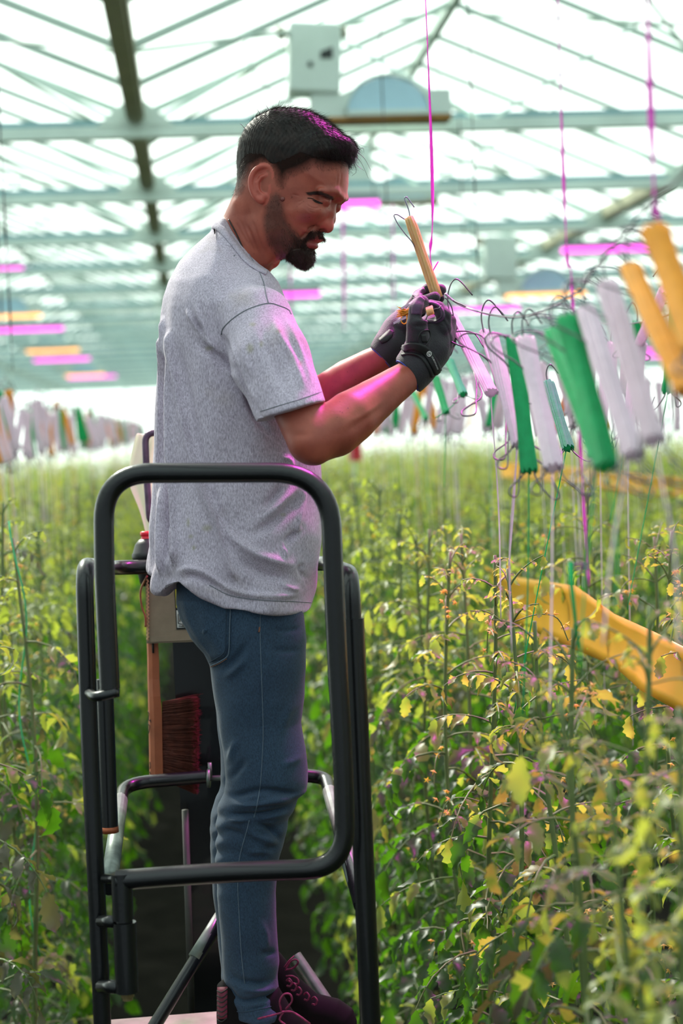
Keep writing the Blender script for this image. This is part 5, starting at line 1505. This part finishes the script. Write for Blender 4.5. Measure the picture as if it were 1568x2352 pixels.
# ------------------------------------------------------------------ shoes
M_shoe = simple('dark_work_shoe', srgb(15, 11, 13), .85, 0, .3, 20, spec=.15)
M_patt = simple('crimson_heel_pattern', srgb(96, 14, 44), .7, 0, .3, 30)
M_lace = simple('magenta_lace', srgb(120, 30, 70), .6, 0, .5, 120)
M_sole = simple('black_rubber_sole', srgb(20, 20, 20), .8, 0, .2, 20)
def shoe(poly, w, name):
    h = 3.0; pl_ = np.array([A(x, y, w)[:2] for x, y in poly])
    lo = (pl_[:, 0].min()-6, pl_[:, 1].min()-6, w*S-62); hi = (pl_[:, 0].max()+6, pl_[:, 1].max()+6, w*S+62)
    X, Y, Z = grid(lo, hi, h)
    d2 = sd_poly(pl_, X+0*Y, Y+0*X)
    yb = pl_[:, 1].max()
    d2 = np.maximum(d2, 0)*np.where(d2 > 0, 1, 0)+np.where(d2 < 0, d2, 0)
    f = inflate(d2, 43, 40, Z-w*S)
    v, q = surface_nets(f, lo, h); v = a2c(smooth_mesh(v, q, 2, .4))
    return v, q, mesh_obj(name, v, [tuple(t) for t in q.tolist()], M_shoe, man)
v1, q1_, shoe_n = shoe([(498, 2262), (512, 2250), (545, 2262), (640, 2268), (672, 2322), (705, 2352), (752, 2372), (788, 2394), (792, 2432), (500, 2432), (497, 2330)], .09, 'shoe')
v2, q2_, shoe_f = shoe([(600, 2190), (640, 2186), (662, 2212), (690, 2250), (728, 2284), (778, 2296), (810, 2318), (820, 2345), (816, 2384), (590, 2384), (588, 2250)], -.09, 'shoe')
B1 = bvh_of(v1, q1_); B2 = bvh_of(v2, q2_)
vv, ff = drape_patch(B1, [[(501+i*7, 2268+j*9) for j in range(9)] for i in range(4)], .001); thick(MB().add(vv, ff).build('heel_patch', M_patt, shoe_n), .002)
mbp = MB()
for j in range(7):
    vv, ff = drape_tube(B1, [(501, 2275+j*11), (511, 2280+j*11), (522, 2272+j*11)], .0012, .0022, 5, 4); mbp.add(vv, ff)
mbp.build('heel_pattern_lines', M_sole, shoe_n)
def lace(pts, D, r=.0018):
    return MB().tube(spline(np.array([P(x, y, D+dd) for x, y, dd in pts]), 6), r, 6).build('shoe_lace', M_lace, shoe_n if D < D0-.05 else shoe_f)
DB, DA = D0+.035, D0-.15
lace([(655, 2226, 0), (668, 2208, -.01), (680, 2204, -.01), (684, 2212, -.01), (672, 2224, 0), (654, 2228, 0)], DB)
lace([(652, 2222, 0), (664, 2206, 0), (675, 2196, .01)], DB, .0014)
lace([(657, 2242, 0), (672, 2242, -.01), (684, 2250, -.01), (684, 2260, -.01), (672, 2258, 0), (658, 2250, 0)], DB)
for i, (x, y) in enumerate(((664, 2256), (674, 2266), (686, 2276), (704, 2288), (722, 2298))):
    lace([(x-6, y-4, .02), (x, y-8, -.005), (x+6, y, -.01), (x+2, y+9, -.005), (x-5, y+8, .01)], DB-.02)
lace([(646, 2322, 0), (642, 2300, -.01), (652, 2284, -.01), (666, 2284, -.01), (670, 2300, -.01), (656, 2318, 0)], DA)
lace([(648, 2324, 0), (668, 2324, 0), (688, 2334, -.01), (712, 2352, -.01)], DA)
lace([(560, 2348, .03), (600, 2338, .01), (640, 2328, 0), (650, 2324, 0), (642, 2342, 0), (656, 2354, 0)], DA)
# ------------------------------------------------------------------ gloves and the bobbin in the hands
M_glove = simple('black_knit_glove', srgb(28, 26, 33), .7, 0, .25, 40, .5, 500, sheen=.2)
M_palm = simple('dark_plum_glove_palm', srgb(70, 36, 72), .6, 0, .2, 40, .3, 300, sheen=.3)
M_strap = simple('black_wrist_strap', srgb(20, 22, 24), .6, 0, .15, 40)
M_blue = simple('blue_cuff_trim', srgb(22, 60, 150), .6, 0, .1, 40)
M_print = simple('white_print', srgb(225, 228, 224), .6, 0, .02, 40)
def glove(parts, palm, k, name, mat, h=1.6):
    pts = np.array([p for ch in parts for p, r in ch]+[p for p, r in palm])
    lo = pts.min(0)-62; hi = pts.max(0)+62
    X, Y, Z = grid(lo, hi, h)
    f = chain(X, Y, Z, palm, 22)
    for ch in parts: f = smin(f, chain(X, Y, Z, ch, 4), k)
    return X, Y, Z, f, lo
def finish(name, f, lo, h, lines):
    v, q = surface_nets(f, lo, h); v = a2c(smooth_mesh(v, q, 2, .4))
    v = folds(v, q, lines, wpx(v))
    o = mesh_obj(name, v, [tuple(t) for t in q.tolist()], M_glove, man)
    return o, bvh_of(v, q), v, q
# near hand: thumb up against the curled index finger, the other fingers folded behind
def c3(l): return [(A(x, y, w), r) for x, y, w, r in l]
palm = c3([(938, 864, .112, 43), (958, 838, .108, 42), (983, 800, .100, 46), (996, 768, .088, 42), (1006, 752, .080, 34)])
thumb = c3([(960, 790, .135, 28), (957, 745, .150, 22), (959, 712, .150, 19), (967, 696, .145, 17.5)])
index = c3([(1018, 752, .120, 19), (1019, 724, .125, 16), (1006, 708, .120, 14.5), (988, 702, .118, 13.5)])
middle = c3([(1026, 766, .088, 19), (1031, 738, .085, 15.5), (1012, 718, .085, 14), (992, 716, .090, 13)])
ring = c3([(1029, 784, .055, 18), (1036, 758, .045, 15), (1018, 738, .045, 14), (996, 734, .055, 13)])
little = c3([(1022, 806, .025, 17), (1033, 786, .010, 14), (1018, 766, .008, 13), (998, 760, .02, 12)])
X, Y, Z, f, lo = glove([thumb, index, middle, ring, little], palm, 7, 'glove', M_glove)
f = smax(f, -cone(X, Y, Z, A(974, 726, .185), A(976, 728, .12), 9, 6), 5)          # hollow of the grip between thumb and index
# cuff edge
c0, c1 = A(914, 833, .11), A(955, 890, .11)
nrm_ = np.array([-(c1[1]-c0[1]), c1[0]-c0[0]]); nrm_ /= np.linalg.norm(nrm_)
if nrm_@(A(900, 900, .11)-c0)[:2] < 0: nrm_ = -nrm_
bow = ((X-c0[0])*(c1-c0)[0]+(Y-c0[1])*(c1-c0)[1])/np.linalg.norm((c1-c0)[:2])
cut = (X-c0[0])*nrm_[0]+(Y-c0[1])*nrm_[1]
f = smax(f, cut+.0*Z+8*np.sin(np.clip(bow/70, 0, 1)*PI), 3)
near_l = [([(1012, 706), (1022, 722), (1036, 750)], -2.5, 4), ([(1006, 725), (1026, 750), (1036, 790), (1028, 830)], -1.5, 3), ([(930, 786), (950, 790), (965, 788)], -2, 5), ([(945, 735), (965, 738), (985, 740)], 3, 5), ([(940, 748), (965, 750), (990, 748)], -2, 4), ([(926, 812), (950, 800), (975, 812), (1000, 850)], -2.5, 5)]
gl_n, GV, gv, gq = finish('glove', f, lo, 1.6, near_l)
def on_glove(bv, name, rows, off, mat, t=.0016):
    vv, ff = drape_patch(bv, rows, off); return thick(MB().add(vv, ff).build(name, mat, gl_n if bv is GV else gl_f), t)
# palm leather round the grip
on_glove(GV, 'palm_patch', strip([(984, 694), (1002, 700), (1014, 712), (1016, 728), (1004, 738), (986, 738), (974, 736)], [6, 8, 9, 10, 9, 7, 5], 3, 5), .0008, M_palm, .0012)
on_glove(GV, 'thumb_patch', strip([(956, 722), (958, 706), (962, 694), (970, 684)], [22, 26, 24, 14], 5, 5), .0008, M_palm, .0012)
vv, ff = drape_tube(GV, [(970, 742), (990, 741), (1006, 736), (1016, 726), (1015, 712), (1008, 704)], .0007, .0016, 5, 5); MB().add(vv, ff).build('palm_piping', M_strap, gl_n)
# wrist strap
on_glove(GV, 'wrist_strap', strip([(925, 804), (940, 796), (958, 796), (976, 806), (990, 824), (1001, 846), (1005, 858)], [13, 16, 18, 20, 20, 19, 17], 5, 6), .0022, M_strap, .0026)
on_glove(GV, 'strap_underlay', strip([(922, 816), (945, 812), (968, 822), (985, 846), (992, 866)], [5, 6, 6, 7, 7], 3, 6), .0012, M_strap, .002)
vv, ff = drape_tube(GV, [(963, 791), (960, 778), (966, 763), (978, 758), (987, 763), (987, 776), (980, 789), (974, 796)], .0016, .0010, 6, 5); MB().add(vv, ff).build('pull_loop', M_strap, gl_n)
on_glove(GV, 'pull_loop_pad', [[(966+i*3.2+j*.6, 768+j*4.6) for j in range(5)] for i in range(5)], .0008, M_strap, .0014)
def cuff_ring(gl, verts, p0, nn_):
    # the trim follows the open end of the glove all the way round the wrist
    n3 = (a2c(np.array(p0)+np.array([nn_[0], nn_[1], 0])*50.)-a2c(np.array(p0))); n3 /= np.linalg.norm(n3)
    d = (verts-a2c(np.array(p0)))@n3
    dm = d.max()
    ctr = verts[d > dm-.012].mean(0)
    u, w_ = frame_for(n3); rel = verts-ctr
    ang = np.arctan2(rel@w_, rel@u); rad = np.hypot(rel@w_, rel@u)
    pts = []
    for k in range(28):
        t = -PI+2*PI*(k+.5)/28
        m_ = (np.abs((ang-t+PI) % (2*PI)-PI) < PI/20) & (d > dm-.03) & (rad > .018)
        i = np.nonzero(m_)[0]
        if len(i) == 0: continue
        top = i[np.argsort(-d[i])[:14]]
        b_ = top[np.argmax(rad[top])]
        pts.append(verts[b_]+(rel[b_]-n3*(rel[b_]@n3))/rad[b_]*.0008)
    p_ = np.array(pts)
    for _ in range(3): p_ = .5*p_+.25*(np.roll(p_, 1, 0)+np.roll(p_, -1, 0))
    s_ = spline(p_, 4, closed=True); s_ = np.vstack([s_, s_[:1]])
    MB().tube(s_, .0016, 6).build('cuff_trim', M_blue, gl)
cuff_ring(gl_n, gv, c0, nrm_)
# printed emblem and lettering on the strap
SVb = MB(); vv, ff = drape_patch(GV, strip([(925, 804), (940, 796), (958, 796), (976, 806), (990, 824), (1001, 846), (1005, 858)], [13, 16, 18, 20, 20, 19, 17], 5, 6), .0036)
SB = bvh_of(vv, ff)
em = MB()
th = np.linspace(0, 2*PI, 19)
ring_ = [(985.2+5.0*math.cos(t)-.8*math.sin(t), 812.8+5.6*math.sin(t)+.8*math.cos(t)) for t in th]
em.tube(drape(SB, ring_, .0002), .00075, 6)
g_ = [(987, 810.6), (985.5, 809.6), (983.6, 810.6), (983.2, 813), (984.4, 815), (986.2, 815), (987, 813.6), (985.4, 813.2)]
em.tube(drape(SB, spline(np.array(g_), 3), .0002), .0006, 5)
em.tube(drape(SB, [(987.4, 811.8), (986.6, 816.6)], .0002), .0005, 5)
em.build('strap_emblem', M_print, gl_n)
GL = {'W': [[(0, 0), (.25, 1), (.5, .3), (.75, 1), (1, 0)]], 'E': [[(1, 0), (0, 0), (0, 1), (1, 1)], [(0, .5), (.8, .5)]], 'R': [[(0, 1), (0, 0), (.8, 0), (1, .25), (.8, .5), (0, .5)], [(.4, .5), (1, 1)]],
      'C': [[(1, .1), (.4, 0), (0, .4), (0, .7), (.4, 1), (1, .9)]], 'K': [[(0, 0), (0, 1)], [(1, 0), (0, .5), (1, 1)]], 'M': [[(0, 1), (0, 0), (.5, .6), (1, 0), (1, 1)]], 'A': [[(0, 1), (.5, 0), (1, 1)], [(.2, .65), (.8, .65)]], 'N': [[(0, 1), (0, 0), (1, 1), (1, 0)]]}
path = spline(np.array([(991.5, 819), (997, 829), (1001.5, 839), (1005.5, 849.5)]), 12); tg = np.gradient(path, axis=0); tg /= np.linalg.norm(tg, axis=1, keepdims=True)
lt = MB(); word = 'WERCKMANN'
for i, ch in enumerate(word):
    u = i/(len(word))*(len(path)-1)
    j = int(u); p0 = path[j]+(path[min(j+1, len(path)-1)]-path[j])*(u-j); t_ = tg[j]; n_ = np.array([t_[1], -t_[0]])
    for st_ in GL[ch]:
        lt.tube(drape(SB, [p0+t_*a*2.5+n_*(.5-bb)*3.0 for a, bb in st_], .0002), .00030, 4)
lt.build('strap_lettering', M_print, gl_n)

# far hand behind, holding the straw-coloured bobbin
palm = c3([(880, 820, -.016, 37), (898, 796, -.018, 38), (918, 762, -.03, 38), (932, 736, -.04, 32)])
thumb = c3([(928, 752, -.005, 20), (948, 718, .018, 17), (972, 694, .030, 14.5), (998, 683, .030, 13)])
index = c3([(942, 712, -.04, 17), (962, 680, -.045, 14.5), (985, 664, -.04, 13.5), (1011, 666, -.025, 14)])
middle = c3([(938, 724, -.07, 17), (958, 694, -.085, 14.5), (986, 680, -.08, 13.5), (1008, 684, -.06, 13)])
ring = c3([(930, 740, -.095, 16), (952, 712, -.11, 14), (978, 700, -.10, 13), (996, 704, -.08, 12)])
little = c3([(922, 758, -.112, 15), (944, 736, -.125, 13), (966, 728, -.115, 12), (982, 732, -.10, 11)])
X, Y, Z, f, lo = glove([thumb, index, middle, ring, little], palm, 7, 'glove', M_glove)
c0, c1 = A(853, 800, -.016), A(896, 845, -.016)
nrm_ = np.array([-(c1[1]-c0[1]), c1[0]-c0[0]]); nrm_ /= np.linalg.norm(nrm_)
if nrm_@(A(830, 860, 0)-c0)[:2] < 0: nrm_ = -nrm_
f = smax(f, (X-c0[0])*nrm_[0]+(Y-c0[1])*nrm_[1]+0*Z, 3)
gl_f, GF, gfv, gfq = finish('glove', f, lo, 1.6, [([(895, 745), (915, 755), (935, 765)], -2, 5), ([(925, 700), (940, 712), (950, 725)], -2, 4)])
cuff_ring(gl_f, gfv, c0, nrm_)
on_glove(GF, 'wrist_tab', strip([(873, 785), (884, 778), (894, 768), (899, 760)], [12, 17, 16, 10], 3, 5), .0016, M_strap, .0022)
on_glove(GF, 'finger_patch', strip([(935, 700), (946, 690), (960, 676), (976, 664)], [14, 16, 16, 12], 3, 4), .0008, M_palm, .0012)
# held bobbin: straw twine on its wire frame
Dh = D0-.012
t = thing('twine_bobbin', 'straw-coloured twine bobbin held upright between the gloved hands', 'bobbin', P(1000, 668, Dh))
T, B = P(939, 500, Dh), P(1004, 684, Dh)
ax = T-B; ln = np.linalg.norm(ax); ax /= ln
sd_ = np.cross(ax, RM[:, 2]); sd_ /= np.linalg.norm(sd_); dp = np.cross(sd_, ax)
if sd_@RM[:, 0] < 0: sd_, dp = -sd_, -dp
wb = MB()
for r_ in range(3):
    m_ = 11 if r_ < 2 else 5
    for i in range(m_):
        a = 2*PI*i/m_+r_*.3
        rr = (.0092, .0058, .002)[r_]
        pts = []
        for u in np.linspace(-.01+.012*rng.random(), 1, 9):
            k = rr*(1-.08*math.sin(u*PI))*(1-.25*max(0, .08-u)/.08)
            tw = a+.25*u
            pts.append(T-ax*ln*u+sd_*math.cos(tw)*k*.88+dp*math.sin(tw)*k+sd_*.0005*math.sin(u*9+i))
        wb.tube(pts, .0026, 6)
wb.build('twine_winding', M_tw['straw'], t)
wb = MB()
def Q(x, y, d=0): return P(x, y, Dh+d)
wb.tube(spline([Q(941, 512, 0), Q(940, 490), Q(934, 470, -.004), Q(929, 457, -.006), Q(931, 453, -.006), Q(936, 455, -.006), Q(951, 476, -.004)], 5), .0011, 8)
wb.build('wire_hook', simple('bright_bent_wire', srgb(150, 146, 168), .3, .9, .1, 20), t)
wb = MB(); wb.tube(spline([Q(940, 510, .008), Q(925, 501, .006), Q(912, 493, .004), Q(905, 494, .002), Q(906, 500, 0), Q(914, 515, 0), Q(930, 537, -.002), Q(946, 556, -.004), Q(958, 580, 0)], 5), .0011, 8)
wb.build('wire_loop', simple('bent_wire', srgb(130, 124, 140), .3, .9, .1, 20), t)
# small coil with a wire end between thumb and index, and the tuft showing behind the thumb
M_tuft = M_tw['straw']
t = thing('twine_end', 'short orange twine tuft wound on a wire between thumb and finger of the near glove', 'twine', P(986, 715, D0-.17))
b = MB(); Dn = D0-.168
for i in range(5):
    b.tube(spline([P(979+i*3, 708-i*1.2, Dn+.006), P(980+i*3, 713-i, Dn-.007), P(982+i*3, 721-i, Dn-.006), P(983+i*3, 724-i, Dn+.006)], 3), .0018, 6)
b.build('twine_coil', M_tuft, t)
b = MB(); b.tube(spline([P(978, 735, Dn), P(980, 728, Dn-.002), P(988, 716, Dn), P(998, 710, Dn-.002), P(1008, 708, Dn-.002), P(1013, 702, Dn)], 4), .0011, 6); b.build('wire_end', M_wire, t)
t = thing('twine_tuft', 'orange twine tuft with flat clips sticking out behind the near thumb', 'twine', P(928, 722, D0-.06))
b = MB(); Dt = D0-.075
for i in range(46):
    a0 = P(944+rng.normal(0, 2), 717+rng.normal(0, 4), Dt); e = P(917+rng.normal(0, 4), 719+rng.normal(0, 6), Dt-.004+rng.normal(0, .003))
    b.tube([a0, (a0+e)/2+rng.normal(0, .0012, 3), e], [.0009, .0009, .0004], 4)
b.build('twine_fibres', M_tw['orange'], t)
b = MB()
for (xa, ya, xb, yb) in ((920, 709, 938, 698), (903, 742, 932, 728)):
    quadbox(b, [P(xa, ya-2, Dt-.004), P(xb, yb-2, Dt-.004), P(xb+1, yb+3, Dt-.004), P(xa+1, ya+3, Dt-.004)], .002)
b.build('flat_clip', M_wirel, t, False)
b = MB(); b.tube(spline([P(934, 724, Dt), P(934, 738, Dt-.004), P(928, 744, Dt-.004), P(921, 738, Dt-.004), P(922, 728, Dt)], 5), .0012, 6); b.build('twine_loop', M_tw['orange'], t)
# pale cord from the gloves to the crop wire, and the carabiner-like wire beside the glove
o = MB().tube(spline([P(1022, 675, D0-.01), P(1040, 690, D0), P(1062, 703, D0-.06), P(1096, 715, 2.52)], 5), .0021, 6).build('pale_cord', M_wirel, None); tag(o, 'pale lilac cord stretched from the gloves to the crop wire', 'cord')
o = MB().tube(spline([P(1018, 700, D0-.09), P(1026, 712, D0-.09), P(1033, 728, D0-.09), P(1040, 735, D0-.09), P(1041, 728, D0-.09), P(1037, 706, D0-.09), P(1028, 690, D0-.09), P(1022, 684, D0-.09)], 5), .0012, 6).build('wire_clip', M_wire, None); tag(o, 'small bent wire hook beside the knuckles of the near glove', 'hook')
o = MB().tube(spline([P(993, 626, D0+.01), P(996, 618, D0+.01), P(1006, 601, D0+.01)], 4), .0014, 6).build('cord_knot_end', M_cord, None); tag(o, 'short stiff end of the magenta-lit cord just above the gloves', 'cord')
print('sole z', P(650, 2432, D0-.09)[2], P(700, 2384, D0+.09)[2], 'platform', ZP)
